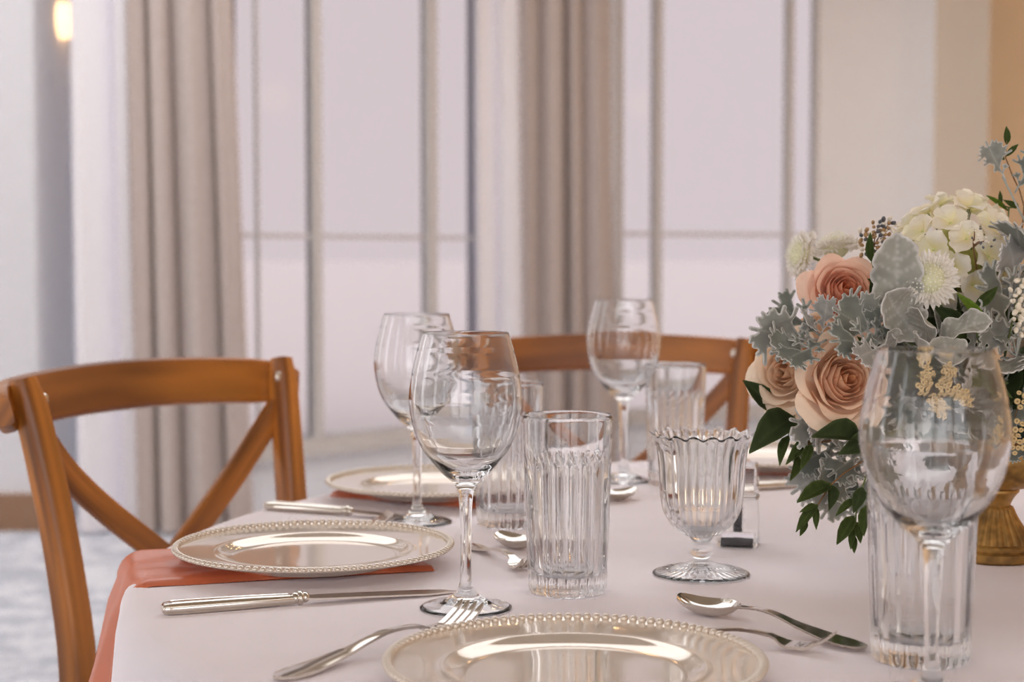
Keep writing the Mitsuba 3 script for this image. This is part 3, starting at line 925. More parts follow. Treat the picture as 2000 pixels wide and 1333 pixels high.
def chair(loc, rz, label):
    k = thing('cross_back_chair', label, 'chair', 'wooden cross-back chairs')
    M = place(loc, rz)
    for sx in (-1, 1):
        p = post_path(sx)
        w = np.interp(p[:, 2], [0, 0.45, 0.8, 0.915, 0.925], [0.030, 0.036, 0.036, 0.034, 0.026])
        d = np.interp(p[:, 2], [0, 0.45, 0.8, 0.915, 0.925], [0.030, 0.042, 0.036, 0.034, 0.026])
        kk = part(k, 'post', wood(sweep(p, (0, 1, 0), w, d, 0.55)), M)
        part(kk, 'bolt', shape(xf(trimesh.creation.icosphere(2, 0.008), np.diag([1, 0.6, 1, 1.0])), 'm_silver', True), M @ place((0.2105 * sx, -0.258, 0.900)))
    for sx in (-1, 1):
        part(k, 'front_leg', wood(sweep(curve([(0.205 * sx, 0.215, 0.0), (0.200 * sx, 0.205, 0.25), (0.196 * sx, 0.195, 0.452)], 10), (0, 1, 0), np.linspace(0.026, 0.036, 10), np.linspace(0.026, 0.036, 10), 0.6)), M)
    # bent top rail: bulges backwards, runs on past the posts
    a = np.linspace(-1, 1, 40)
    rail = np.c_[0.262 * a, -0.287 - 0.050 * (1 - np.abs(a) ** 2.2) + 0.020 * np.clip((np.abs(a) - 0.85) / 0.15, 0, 1), 0.888 + 0.012 * (1 - a ** 2)]
    hh = np.interp(np.abs(a), [0, 0.8, 0.95, 1.0], [0.066, 0.064, 0.056, 0.034])
    part(k, 'top_rail', wood(sweep(rail, (0, -0.28, 1), 0.022, hh, 0.6)), M)
    # crossed bars of the back
    for sx in (-1, 1):
        c = curve([(0.212 * sx, -0.262, 0.858), (0.16 * sx, -0.268, 0.80), (0.0, -0.258 + 0.008 * sx, 0.665), (-0.14 * sx, -0.232, 0.545), (-0.188 * sx, -0.212, 0.487)], 30)
        part(k, 'cross_bar', wood(sweep(c, (0, 1, 0.25), 0.034, 0.014, 0.6)), M)
    t = np.linspace(0, 2 * PI, 65)[:-1]
    sq = lambda c: np.sign(c) * np.abs(c) ** 0.45
    x, y = 0.222 * sq(np.cos(t)), 0.215 * sq(np.sin(t))
    x = x * (1 + 0.10 * (y / 0.215))
    poly = Polygon(np.c_[x, y]).buffer(0)
    part(k, 'seat_frame', mikit.ply(flat(poly.difference(poly.buffer(-0.035)), 0.02, 0.034, lambda x, y: 0 * x + 0.452), 'm_wood', False, uv=None), M) if False else None
    fr = flat(poly.difference(poly.buffer(-0.035)), 0.02, 0.034, lambda x, y: 0 * x + 0.452)
    part(k, 'seat_frame', mikit.ply(fr, 'm_wood', False, uv=fr.vertices[:, :2]), M)
    part(k, 'seat', shape(flat(poly.buffer(-0.030), 0.02, 0.02, lambda x, y: 0 * x + 0.455), 'm_rush', 40), M, label='woven rush seat')
    for a_, b_ in (((-0.198, 0.2, 0.2), (0.198, 0.2, 0.2)), ((-0.203, 0.2, 0.26), (-0.208, -0.22, 0.24)), ((0.203, 0.2, 0.26), (0.208, -0.22, 0.24)), ((-0.21, -0.215, 0.3), (0.21, -0.215, 0.3))):
        part(k, 'stretcher', wood(sweep(curve([a_, b_], 6), (0, 0, 1), 0.018, 0.018, 0.8)), M)
    return k


def chair_at(px, py, face, label):
    """Middle of the top of the back at plan point (px, py), the chair facing along face."""
    f = norm(face)
    rz = math.atan2(-f[0], f[1])
    loc = np.array([px, py]) + 0.270 * f
    return chair((loc[0], loc[1], 0.0), rz, label)


chair_at(-0.452, 2.09, (0.838, -0.545), 'wooden cross-back chair at the left of the table before the taupe curtain')
chair_at(0.175, 2.79, (0.05, -1.0), 'wooden cross-back chair behind the table under the middle curtain')

# ---------------------------------------------------------------- vase
VX, VY = 0.4936, 1.638
vs = thing('compote_vase', 'antique gold footed vase holding the flowers, fluted foot, at the right edge', 'vase')
VM = place(on_table(VX, VY, 0.0004))
part(vs, 'base_ring', shape(lathe(spline_prof([(0.0, 0.0), (0.0405, 0.0), (0.0425, 0.002), (0.0425, 0.0095), (0.0405, 0.0112), (0.0415, 0.0125), (0.0420, 0.0160), (0.0395, 0.0185), (0.0, 0.0185)], 60), 96), 'm_gold', 35), VM)
fp = spline_prof([(0.0, 0.018), (0.0375, 0.0182), (0.0350, 0.0230), (0.0280, 0.0350), (0.0215, 0.0460), (0.0190, 0.0520), (0.0175, 0.0545), (0.0, 0.0550)], 50)
part(vs, 'fluted_foot', shape(lathe(fp, 240, lambda th, R, Z: (R * (1 + 0.055 * (np.abs(np.sin(th * 12)) - 0.6) * (R > 0.010)), Z)), 'm_gold', True), VM)
part(vs, 'stem_ring', shape(lathe(spline_prof([(0.0, 0.0535), (0.0150, 0.0540), (0.0155, 0.0560), (0.0180, 0.0620), (0.0225, 0.0680), (0.0242, 0.0700), (0.0240, 0.0725), (0.0210, 0.0738), (0.0, 0.0742)], 60), 96), 'm_gold', 35), VM)
bp = [(0.0, 0.0735), (0.020, 0.0738), (0.040, 0.0765), (0.060, 0.0830), (0.0735, 0.0935), (0.0790, 0.1060), (0.0795, 0.1160), (0.0775, 0.1220), (0.0800, 0.1270), (0.0835, 0.1300), (0.0830, 0.1320), (0.0800, 0.1315), (0.0745, 0.1225), (0.0765, 0.1150), (0.0755, 0.1065), (0.068, 0.0955), (0.055, 0.0870), (0.030, 0.0800), (0.0, 0.0790)]
part(vs, 'bowl', shape(lathe(spline_prof(bp, 120), 96), 'm_gold', 40), VM)
fm = trimesh.creation.icosphere(3, 1.0)
fv = fm.vertices * (1 + 0.12 * (meshkit.noise(fm.vertices * 4 + 9) - 0.5))[:, None]
single('floral_foam', shape(trimesh.Trimesh(fv * [0.062, 0.062, 0.046], fm.faces, process=False), 'm_foam', True), 'dark green foam block deep inside the gold vase among the stems', 'floral foam', mat=place(on_table(VX, VY, 0.135)))
CEN = on_table(VX, VY, 0.17)

g4 = np.random.default_rng(21)
CAM = np.array([0, 0, ZC])


def shade(c, k):
    return np.clip(np.asarray(c) * k, 0, 1)


# ---------------------------------------------------------------- leaves (unit length, +y to the tip, +z the upper face)
def finish_leaf(poly, h, thick, zfn, col, edge_col, edge_w, vein=None, vein_w=0.012):
    m = flat(poly, h, thick, zfn)
    p2 = m.vertices[:, :2]
    d = shapely.distance(shapely.points(p2), poly.boundary)
    k = np.clip(1 - d / edge_w, 0, 1)[:, None]
    c = np.asarray(col) * (1 - k) + np.asarray(edge_col) * k
    c = c * (0.86 + 0.28 * meshkit.noise(np.c_[p2 * 9, np.zeros(len(p2))])[:, None])
    if vein is not None:
        dv = shapely.distance(shapely.points(p2), vein)
        kv = np.clip(1 - dv / vein_w, 0, 1)[:, None]
        c = c * (1 - 0.5 * kv) + np.asarray(edge_col) * 0.5 * kv
    return m, np.clip(c, 0, 1)


SAGE, SAGE_E = (0.225, 0.232, 0.205), (0.56, 0.56, 0.53)


def lacy(seed, col=(0.225, 0.232, 0.205), rimc=(0.56, 0.56, 0.53)):
    """Deeply cut dusty miller leaf: forked, blunt lobes along a midrib."""
    g = np.random.default_rng(seed)
    parts = [LineString([(0, -0.05), (0, 0.80)]).buffer(0.021)]
    for y, L in ((0.16, 0.24), (0.33, 0.46), (0.54, 0.44), (0.72, 0.30)):
        for s in (-1, 1):
            a = math.radians(g.uniform(38, 52))
            yy = y + g.uniform(-0.05, 0.05)
            l = L * g.uniform(0.8, 1.15)
            mid = np.array([s * math.sin(a) * l * 0.62, yy + math.cos(a) * l * 0.62])
            parts.append(LineString([(0, yy), mid]).buffer(0.021))
            for f in (-0.75, 0.0, 0.75):
                b = a + f
                q = mid + np.array([s * math.sin(b), math.cos(b)]) * l * g.uniform(0.30, 0.44)
                parts.append(LineString([mid, q]).buffer(0.0245))
    for f in (-0.7, 0.0, 0.7):
        parts.append(LineString([(0, 0.78), (0.20 * math.sin(f), 0.78 + 0.22 * math.cos(f))]).buffer(0.027))
    poly = shapely.union_all(parts).buffer(0.012).buffer(-0.012)
    if poly.geom_type != 'Polygon':
        poly = max(poly.geoms, key=lambda q: q.area)
    z = lambda x, y: 0.16 * (y - 0.2) ** 2 * g2 + 0.30 * np.abs(x) ** 1.3 + 0.03 * np.sin(9 * x + 7 * y + seed)
    g2 = g.uniform(-1.4, 1.2)
    m, c = finish_leaf(Polygon(poly.exterior), 0.026, 0.020, z, col, rimc, 0.018, LineString([(0, 0), (0, 0.9)]))
    return mikit.ply(m, 'm_felt', True, color=c)


def broad(seed, w=0.27):
    """Broad dusty miller leaf with a scalloped edge."""
    g = np.random.default_rng(seed)
    t = np.linspace(0, 1, 120)
    half = w * np.interp(t, [0, 0.06, 0.2, 0.45, 0.68, 0.85, 0.95, 1.0], [0.10, 0.30, 0.80, 1.0, 0.98, 0.78, 0.45, 0.02])
    sc = lambda o: 1 + 0.22 * np.abs(np.sin((t * 4.6 + o) * PI)) ** 0.6 - 0.12
    r = np.c_[half * sc(g.uniform(0, 1)), t]
    l = np.c_[-half * sc(g.uniform(0, 1)), t]
    poly = Polygon(np.r_[r, l[::-1]]).buffer(0.012).buffer(-0.010)
    if poly.geom_type != 'Polygon':
        poly = max(poly.geoms, key=lambda q: q.area)
    k = g.uniform(-0.5, 0.5)
    z = lambda x, y: 0.35 * np.abs(x) ** 1.3 / w ** 0.3 + 0.06 * np.sin(9 * y + 3 * seed) * (x / w) + k * (y - 0.4) ** 2 + 0.030 * np.sin(15 * y + 4 * seed) * np.clip(np.abs(x) / w, 0, 1) - 0.02 * np.exp(-(x / 0.03) ** 2)
    vein = shapely.union_all([LineString([(0, 0), (0, 0.95)])] + [LineString([(0, y), (s * w * 0.8, y + 0.16)]) for y in (0.2, 0.38, 0.55, 0.7) for s in (-1, 1)])
    m, c = finish_leaf(Polygon(poly.exterior), 0.04, 0.018, z, (0.30, 0.30, 0.26), (0.60, 0.59, 0.57), 0.028, vein, 0.02)
    return mikit.ply(m, 'm_felt', True, color=c)


def green(seed, w=0.19, col=(0.050, 0.072, 0.022), edge=(0.085, 0.115, 0.040)):
    t = np.linspace(0, 1, 50)
    half = w * np.interp(t, [0, 0.05, 0.2, 0.42, 0.65, 0.85, 1.0], [0.06, 0.25, 0.80, 1.0, 0.82, 0.38, 0.0])
    half = np.maximum(half, 0.012 * (1 - t))
    poly = Polygon(np.r_[np.c_[half, t], np.c_[-half, t][::-1]]).buffer(0.004)
    k = np.random.default_rng(seed).uniform(-0.5, 0.3)
    z = lambda x, y: 0.9 * np.abs(x) ** 1.2 + k * (y - 0.3) ** 2
    m, c = finish_leaf(Polygon(poly.exterior), 0.05, 0.010, z, col, edge, 0.03, LineString([(0, 0), (0, 1)]), 0.03)
    return mikit.ply(m, 'm_leaf', True, color=c)


LACY = [lacy(1), lacy(2, (0.13, 0.145, 0.125), (0.44, 0.45, 0.42)), lacy(3, (0.29, 0.29, 0.27), (0.62, 0.61, 0.60)), lacy(4, (0.17, 0.185, 0.16), (0.50, 0.50, 0.47))]
BROAD = [broad(s, w) for s, w in ((1, 0.27), (2, 0.30), (3, 0.34))]
GREEN = [green(1), green(2, 0.15), green(3, 0.24, (0.042, 0.060, 0.026), (0.07, 0.095, 0.04))]
LIME = [green(5, 0.14, (0.10, 0.17, 0.02), (0.16, 0.25, 0.05))]
stem_cols = {'sage': (0.34, 0.36, 0.33), 'green': (0.12, 0.16, 0.05), 'brown': (0.20, 0.10, 0.04)}


def stem_shape(pts, r, col):
    c = curve(pts, 14)
    m = tube(c, np.linspace(r * 1.2, r * 0.7, 14), 6)
    return mikit.ply(m, 'm_vc', True, color=np.tile(stem_cols[col], (len(m.vertices), 1)))


def leafset(name, label, category, leaves, stem='sage', group=None, tail=None, r=0.0011, extra=None):
    """One sprig: a stem out of the foam and leaves given by pixel-and-depth base and tip. leaves: (kind dict, base, tip, up or None, scale of width)."""
    k = thing(name, label, category, group)
    b0 = np.mean([pt(*l[1]) for l in leaves], axis=0) if tail is None else pt(*tail[0])
    root = CEN + norm(b0 - CEN) * 0.045
    mid = (root + b0) / 2 + np.array([0, 0.004, -0.006])
    pts = [root, mid, b0] + ([pt(*q) for q in tail[1:]] if tail is not None else [])
    part(k, 'stem', stem_shape(pts, r, stem))
    for i, l in enumerate(leaves):
        d, a, b = l[0], pt(*l[1]), pt(*l[2])
        up = l[3] if len(l) > 3 and l[3] is not None else norm(CAM - a) + g4.normal(0, 0.25, 3) + np.array([0, 0, 0.25])
        part(k, 'leaf', d, aim(a, b, up))
        if tail is None and np.linalg.norm(a - b0) > 0.004:
            part(k, 'twig', stem_shape([b0, (a + b0) / 2, a], r * 0.7, stem))
    return k


# ---------------------------------------------------------------- roses
def petal_mesh(g, k, rb, rt, z0, zt, hw, lip, spin, tint):
    """One petal: cup-shaped, wrapped about the z axis over +-hw radians, belly radius rb, rim radius rt, lip rolled outwards."""
    nu, nv = 15, 13
    u = np.linspace(-1, 1, nu)
    v = np.linspace(0, 1, nv)
    U, Vv = np.meshgrid(u, v)
    edge = 1 - 0.30 * np.abs(U) ** 2.6
    W = Vv * edge
    r = np.interp(W, [0, 0.12, 0.55, 0.85, 1.0], [0.003, 0.45 * rb, rb, 0.5 * rb + 0.5 * rt, rt])
    z = z0 + (zt - z0) * W ** 0.85
    over = np.clip((W - 0.80) / 0.20, 0, 1)
    r = r + lip * over ** 1.5 * (1 + 0.4 * np.abs(U))
    z = z - lip * 0.9 * over ** 2.2
    ph1, ph2 = g.uniform(0, 6, 2)
    wob = 0.06 * rb * np.sin(2.4 * U + ph1) * W + 0.035 * rb * np.sin(5 * U + 3 * W + ph2) * W ** 2
    r = r + wob
    wide = np.interp(W, [0, 0.3, 0.7, 1.0], [0.55, 0.95, 1.0, 0.92])
    th = spin + U * hw * wide
    x, y = r * np.cos(th), r * np.sin(th)
    v3 = np.stack([x, y, z + 0.05 * rb * np.sin(3 * U + ph2) * W], -1).reshape(-1, 3)
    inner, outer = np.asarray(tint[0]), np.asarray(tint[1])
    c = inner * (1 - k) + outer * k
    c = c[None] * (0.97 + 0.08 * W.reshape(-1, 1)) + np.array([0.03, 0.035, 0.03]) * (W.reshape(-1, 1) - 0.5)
    return trimesh.Trimesh(v3, grid_faces(nv, nu), process=False), np.clip(c, 0, 1)


def rose(loc, axis, R, label, seed, tint, n=26, openness=1.0, spin=0.0):
    g = np.random.default_rng(seed)
    k_ = thing('rose', label, 'rose', 'garden roses in the bouquet')
    M = face_to(loc, axis, R / 0.042, spin)
    for i in range(n):
        k = i / (n - 1)
        rb = 0.0035 + 0.0305 * k ** 0.85
        zt = 0.012 - 0.016 * k ** 1.4
        rt = rb * (0.72 + 0.62 * k ** 1.3 * openness)
        z0 = -0.030 + 0.004 * k - (0.006 * k)
        hw = 1.75 - 0.95 * k ** 0.7
        lip = 0.0004 + 0.0062 * k ** 1.5 * openness
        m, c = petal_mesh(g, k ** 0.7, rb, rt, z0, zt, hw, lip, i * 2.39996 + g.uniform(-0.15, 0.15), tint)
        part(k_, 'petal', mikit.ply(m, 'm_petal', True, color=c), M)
    a = norm(axis)
    cal = lathe([(0, -0.040), (0.006, -0.039), (0.010, -0.034), (0.009, -0.029), (0.0, -0.028)], 14)
    part(k_, 'calyx', mikit.ply(cal, 'm_vc', True, color=np.tile([0.10, 0.14, 0.05], (len(cal.vertices), 1))), M)
    b = np.asarray(loc) - a * 0.038 * R / 0.042
    root = CEN + norm(b - CEN) * 0.03
    part(k_, 'stem', stem_shape([b, (b + root) / 2, root], 0.0022, 'green'))


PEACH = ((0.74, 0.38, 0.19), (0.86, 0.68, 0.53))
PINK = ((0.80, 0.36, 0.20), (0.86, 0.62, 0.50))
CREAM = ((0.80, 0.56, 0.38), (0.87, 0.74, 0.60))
rose(pt(1652, 742, 1.475), (0.30, -0.92, 0.22), 0.0440, 'large open peach rose facing the camera, directly left of the big blurred wine glass', 3, PEACH, spin=0.4)
rose(pt(1533, 726, 1.545), (-0.62, -0.78, 0.08), 0.0450, 'pale peach rose turned to the left, leftmost of the bouquet', 5, CREAM, spin=1.0)
rose(pt(1652, 566, 1.545), (0.12, -0.93, 0.34), 0.0390, 'coral peach rose highest at the left, below the white scabiosas', 8, PINK, spin=2.0)
rose(pt(1580, 635, 1.590), (-0.55, -0.35, 0.75), 0.0300, 'half-hidden cream peach rose behind the lacy grey leaves at left', 11, CREAM, n=18, openness=0.6)
rose(pt(1693, 655, 1.60), (0.1, -0.8, 0.5), 0.030, 'dark shaded peach rose deep between the grey leaves', 14, PINK, n=18, openness=0.6) if False else None


# ---------------------------------------------------------------- hydrangea
def hyd_petal(g):
    nu, nv = 9, 8
    u, v = np.linspace(-1, 1, nu), np.linspace(0, 1, nv)
    U, W = np.meshgrid(u, v)
    half = 0.54 * np.interp(W, [0, 0.15, 0.45, 0.75, 0.93, 1.0], [0.18, 0.55, 0.95, 0.98, 0.70, 0.35])
    x = half * U
    y = 0.06 + 0.94 * W - 0.06 * np.abs(U) ** 2 * W
    z = 0.16 * np.sin(W * 2.3) + 0.16 * U ** 2 * W + 0.05 * np.sin(5 * U + 4 * W + g.uniform(0, 6)) * W - 0.06 * W ** 2
    return np.stack([x, y, z], -1).reshape(-1, 3), grid_faces(nv, nu), W.reshape(-1)


HP = []
gh = np.random.default_rng(31)
for i in range(6):
    v, f, W = hyd_petal(gh)
    base, tip = np.array([(0.86, 0.80, 0.42), (0.87, 0.78, 0.44), (0.84, 0.82, 0.50)][i % 3]), np.array([(0.92, 0.88, 0.78), (0.92, 0.86, 0.74), (0.91, 0.87, 0.68)][i % 3])
    k = np.clip(W * 1.6, 0, 1)[:, None]
    HP.append(mikit.ply(trimesh.Trimesh(v, f, process=False), 'm_petal', True, color=base * (1 - k) + tip * k))
eye_m = trimesh.creation.icosphere(1, 1.0)
HEYE = mikit.ply(eye_m, 'm_vc', True, color=np.tile([0.55, 0.58, 0.25], (len(eye_m.vertices), 1)))


def hydrangea(c, R, label, n, fr, seed):
    g = np.random.default_rng(seed)
    k = thing('hydrangea', label, 'hydrangea')
    core = trimesh.creation.icosphere(2, R * 0.62)
    part(k, 'core', mikit.ply(core, 'm_vc', True, color=np.tile([0.38, 0.40, 0.12], (len(core.vertices), 1))), place(c))
    for i in range(n):
        zz = 1 - 2 * (i + 0.5) / n
        a = i * 2.39996
        d = np.array([math.sqrt(1 - zz * zz) * math.cos(a), math.sqrt(1 - zz * zz) * math.sin(a), zz])
        if d[2] < -0.75 or d[1] > 0.75:
            continue
        p = np.asarray(c) + d * R * g.uniform(0.86, 1.0)
        nrm = norm(d + g.normal(0, 0.22, 3))
        fk = part(k, 'floret', HEYE, face_to(p, nrm, 0.0017))
        part(fk, 'pedicel', stem_shape([p - nrm * R * 0.45, p - nrm * R * 0.2, p - nrm * 0.001], 0.0008, 'green'))
        sp = g.uniform(0, 6)
        for q in range(4):
            part(fk, 'petal', HP[g.integers(6)], face_to(p, nrm, fr * g.uniform(0.9, 1.1), sp + q * PI / 2) @ trimesh.transformations.rotation_matrix(g.uniform(-0.1, 0.45), [1, 0, 0]))
    b = np.asarray(c) + norm(CEN - c) * R * 0.5
    part(k, 'stem', stem_shape([b, (b + CEN) / 2, CEN + norm(b - CEN) * 0.03], 0.0028, 'green'))


hydrangea(pt(1872, 512, 1.60), 0.060, 'cream white hydrangea head with yellowish centre at the top of the bouquet', 52, 0.0195, 41)


# ---------------------------------------------------------------- scabiosas
def scabiosa(loc, axis, R, label, seed):
    g = np.random.default_rng(seed)
    k = thing('scabiosa', label, 'scabiosa flower', 'white scabiosa flowers')
    M = face_to(loc, axis, R)
    c = trimesh.creation.icosphere(2, 1.0)
    cm = trimesh.Trimesh(c.vertices * [0.56, 0.56, 0.50], c.faces, process=False)
    part(k, 'centre', mikit.ply(cm, 'm_vc', True, color=np.tile([0.66, 0.66, 0.44], (len(cm.vertices), 1))), M)
    ms = []
    for i in range(120):
        zz = 1 - (i + 0.5) / 120
        a = i * 2.39996
        d = np.array([math.sqrt(1 - zz * zz) * math.cos(a), math.sqrt(1 - zz * zz) * math.sin(a), zz])
        p = d * [0.56, 0.56, 0.51]
        n_ = norm(d * [1, 1, 1.6] + g.normal(0, 0.12, 3))
        q = p + n_ * g.uniform(0.10, 0.24)
        ms.append(tube([p, (p + q) / 2, q], 0.012, 4))
        s = trimesh.creation.icosphere(0, 0.034)
        s.apply_translation(q)
        ms.append(s)
    fm_ = cat(ms)
    part(k, 'stamens', mikit.ply(fm_, 'm_vc', True, color=np.tile([0.86, 0.85, 0.74], (len(fm_.vertices), 1))), M, kind='stuff')
    for ring, (n, r0, L, tilt, w) in enumerate(((16, 0.48, 0.56, 0.10, 0.40), (18, 0.52, 0.46, 0.55, 0.34), (18, 0.50, 0.36, 0.95, 0.30))):
        for i in range(n):
            a = 2 * PI * (i + 0.5 * ring) / n + g.uniform(-0.08, 0.08)
            nu, nv = 7, 6
            U, W = np.meshgrid(np.linspace(-1, 1, nu), np.linspace(0, 1, nv))
            x = w * L * U * np.interp(W, [0, 0.4, 0.8, 1], [0.3, 0.8, 1.1, 0.85])
            y = L * W * (1 - 0.24 * np.cos(U * 5.2) * W) * g.uniform(0.85, 1.1)
            z = 0.20 * np.sin(U * 6 + g.uniform(0, 6)) * W * L - 0.10 * W ** 2
            v = np.stack([x, y, z], -1).reshape(-1, 3)
            R1 = trimesh.transformations.rotation_matrix(tilt + g.uniform(-0.15, 0.15), [1, 0, 0])
            R2 = trimesh.transformations.rotation_matrix(a, [0, 0, 1])
            mm = R2 @ trimesh.transformations.translation_matrix([0, r0, -0.10 + 0.10 * ring]) @ R1
            m = xf(trimesh.Trimesh(v, grid_faces(nv, nu), process=False), mm)
            part(k, 'petal', mikit.ply(m, 'm_petal', True, color=np.tile([0.86, 0.83, 0.78], (len(v), 1))), M)
    cal = lathe([(0, -0.30), (0.2, -0.28), (0.5, -0.16), (0.55, -0.06), (0, -0.05)], 16)
    part(k, 'calyx', mikit.ply(cal, 'm_vc', True, color=np.tile([0.20, 0.26, 0.09], (len(cal.vertices), 1))), M)
    b = np.asarray(loc) - norm(axis) * R * 0.28
    root = CEN + norm(b - CEN) * 0.03
    part(k, 'stem', stem_shape([b, b - norm(axis) * 0.02 + np.array([0, 0, -0.004]), (b + root) / 2, root], 0.0012, 'green'))


scabiosa(pt(1815, 545, 1.485), (-0.30, -0.90, 0.22), 0.0255, 'white scabiosa with pincushion centre in front of the hydrangea', 1)
scabiosa(pt(1566, 497, 1.600), (-0.92, -0.20, 0.18), 0.0225, 'small white scabiosa seen from the side, farthest left of the three', 2)
scabiosa(pt(1632, 484, 1.640), (-0.15, 0.10, 0.95), 0.0235, 'white scabiosa tipped upward above the coral peach rose', 3)

# ---------------------------------------------------------------- foliage set by hand
L, B, Gn = LACY, BROAD, GREEN
leafset('dusty_miller', 'broad grey felted leaves standing left of the front white scabiosa', 'foliage',
        [(B[0], (1752, 628, 1.50), (1752, 462, 1.475), (-0.25, -1, 0.15)), (B[1], (1790, 660, 1.50), (1722, 568, 1.465), (-0.15, -1, 0.35)), (B[2], (1735, 690, 1.49), (1728, 645, 1.46), (0, -1, 0.4))])
leafset('dusty_miller', 'curled grey leaves right below the front white scabiosa', 'foliage',
        [(B[1], (1812, 668, 1.50), (1800, 596, 1.465), (-0.7, -0.7, 0.1)), (B[0], (1828, 668, 1.49), (1928, 618, 1.455), (0.1, -0.7, 0.7)), (B[2], (1842, 662, 1.47), (1862, 735, 1.425), (0.0, -1, 0.25)), (B[2], (1800, 690, 1.47), (1790, 665, 1.44), (0, -0.8, 0.6))])
leafset('dusty_miller', 'lacy grey leaf sprig reaching left over the leftmost rose', 'foliage',
        [(L[0], (1598, 664, 1.50), (1472, 646, 1.47)), (L[1], (1600, 655, 1.50), (1515, 588, 1.49)), (L[2], (1606, 652, 1.50), (1618, 578, 1.50)), (L[3], (1596, 672, 1.49), (1503, 690, 1.46)), (L[1], (1610, 668, 1.48), (1535, 700, 1.45)), (L[2], (1604, 650, 1.49), (1560, 612, 1.48))])
leafset('dusty_miller', 'lacy grey leaf sprig between the front peach rose and the broad grey leaves', 'foliage',
        [(L[3], (1728, 668, 1.49), (1622, 604, 1.47)), (L[0], (1722, 655, 1.49), (1672, 578, 1.48)), (L[1], (1726, 672, 1.47), (1632, 662, 1.44)), (L[2], (1722, 676, 1.46), (1668, 705, 1.43)), (L[1], (1735, 665, 1.49), (1702, 600, 1.48))])
leafset('dusty_miller', 'silver lacy leaf on a long pale stem at the top right edge', 'foliage',
        [(L[0], (1962, 350, 1.56), (1928, 278, 1.555)), (L[1], (1985, 372, 1.56), (2030, 290, 1.55)), (L[2], (1995, 440, 1.56), (1972, 470, 1.53))], tail=[(2010, 470, 1.57), (1985, 400, 1.56), (1958, 345, 1.56)], r=0.0013)
low = []
for i, (a, b) in enumerate((((1668, 850), (1552, 822)), ((1660, 862), (1556, 905)), ((1665, 880), (1548, 965)), ((1672, 900), (1600, 965)), ((1668, 905), (1607, 1012)), ((1685, 900), (1640, 985)), ((1640, 840), (1575, 812)), ((1700, 905), (1688, 1010)), ((1640, 870), (1600, 850)), ((1690, 880), (1625, 925)))):
    low.append((L[i % 4], (a[0], a[1], 1.525), (b[0], b[1], 1.49 + 0.02 * (i % 3))))
leafset('dusty_miller', 'lacy grey leaves hanging low under the peach roses', 'foliage', low)
rc = []
for i, (a, b) in enumerate((((2005, 600), (1925, 560)), ((1995, 560), (1955, 462)), ((2000, 640), (1928, 652)), ((2005, 700), (1935, 716)), ((1995, 745), (1920, 790)), ((2000, 800), (1935, 850)), ((2010, 520), (1990, 430)), ((1975, 690), (1930, 640)), ((2020, 860), (1965, 890)), ((1940, 800), (1880, 730)), ((1905, 815), (1850, 850)), ((1970, 620), (1985, 540)))):
    rc.append((L[(i + 1) % 4], (a[0], a[1], 1.55), (b[0], b[1], 1.495 + 0.02 * (i % 3))))
leafset('dusty_miller', 'dense lacy grey leaves at the right edge beside the blurred wine glass', 'foliage', rc)
# green sprigs
leafset('greenery_sprig', 'dark green leaf peeking out left of the leftmost rose', 'foliage', [(Gn[2], (1512, 800, 1.57), (1458, 744, 1.56), (-0.3, -0.8, 0.5))], stem='green')
leafset('greenery_sprig', 'large dark green pointed leaf below the leftmost rose', 'foliage',
        [(Gn[2], (1552, 812, 1.53), (1470, 868, 1.49), (0.1, -0.7, 0.7)), (Gn[1], (1540, 850, 1.52), (1520, 905, 1.50), (-0.5, -0.8, 0.1))], stem='green')
leafset('greenery_sprig', 'pair of dark green leaves under the front peach rose', 'foliage',
        [(Gn[2], (1688, 862, 1.47), (1600, 838, 1.44), (0, -0.7, 0.7)), (Gn[2], (1712, 856, 1.47), (1650, 880, 1.44), (0, -0.9, 0.3))], stem='green')
leafset('greenery_sprig', 'hanging green leaf beside the square shaker', 'foliage',
        [(Gn[0], (1556, 884, 1.50), (1545, 940, 1.48), (0.6, -0.8, 0)), (Gn[1], (1590, 852, 1.51), (1536, 902, 1.49), (0, -0.7, 0.6)), (Gn[1], (1585, 868, 1.50), (1565, 915, 1.48))], stem='brown')
leafset('greenery_sprig', 'drooping green sprig with a bud, lowest at the left of the flowers', 'foliage',
        [(Gn[0], (1626, 946, 1.47), (1556, 980, 1.45), (-0.2, -0.7, 0.7)), (Gn[2], (1620, 944, 1.47), (1626, 992, 1.45), (0.3, -0.9, 0)), (Gn[1], (1598, 985, 1.46), (1553, 1036, 1.45)), (Gn[1], (1594, 990, 1.46), (1594, 1034, 1.45)), (Gn[0], (1577, 1020, 1.46), (1562, 1048, 1.455)), (Gn[1], (1592, 985, 1.46), (1564, 1000, 1.45))],
        stem='brown', tail=[(1685, 902, 1.49), (1625, 945, 1.47), (1596, 988, 1.46), (1577, 1020, 1.46)], r=0.0010)
leafset('greenery_sprig', 'drooping dark green sprig just left of the right tumbler', 'foliage',
        [(Gn[1], (1672, 975, 1.45), (1632, 1005, 1.44)), (Gn[0], (1668, 1008, 1.45), (1634, 1064, 1.435), (-0.4, -0.9, 0)), (Gn[0], (1674, 1020, 1.45), (1681, 1062, 1.44)), (Gn[1], (1668, 1030, 1.45), (1660, 1072, 1.44)), (Gn[0], (1670, 1048, 1.45), (1668, 1082, 1.445)), (Gn[0], (1694, 985, 1.44), (1686, 1048, 1.43), (-0.6, -0.7, 0)), (Gn[2], (1685, 952, 1.45), (1668, 1000, 1.44))],
        stem='green', tail=[(1700, 905, 1.48), (1686, 950, 1.45), (1672, 1000, 1.45), (1670, 1050, 1.45)], r=0.0010)
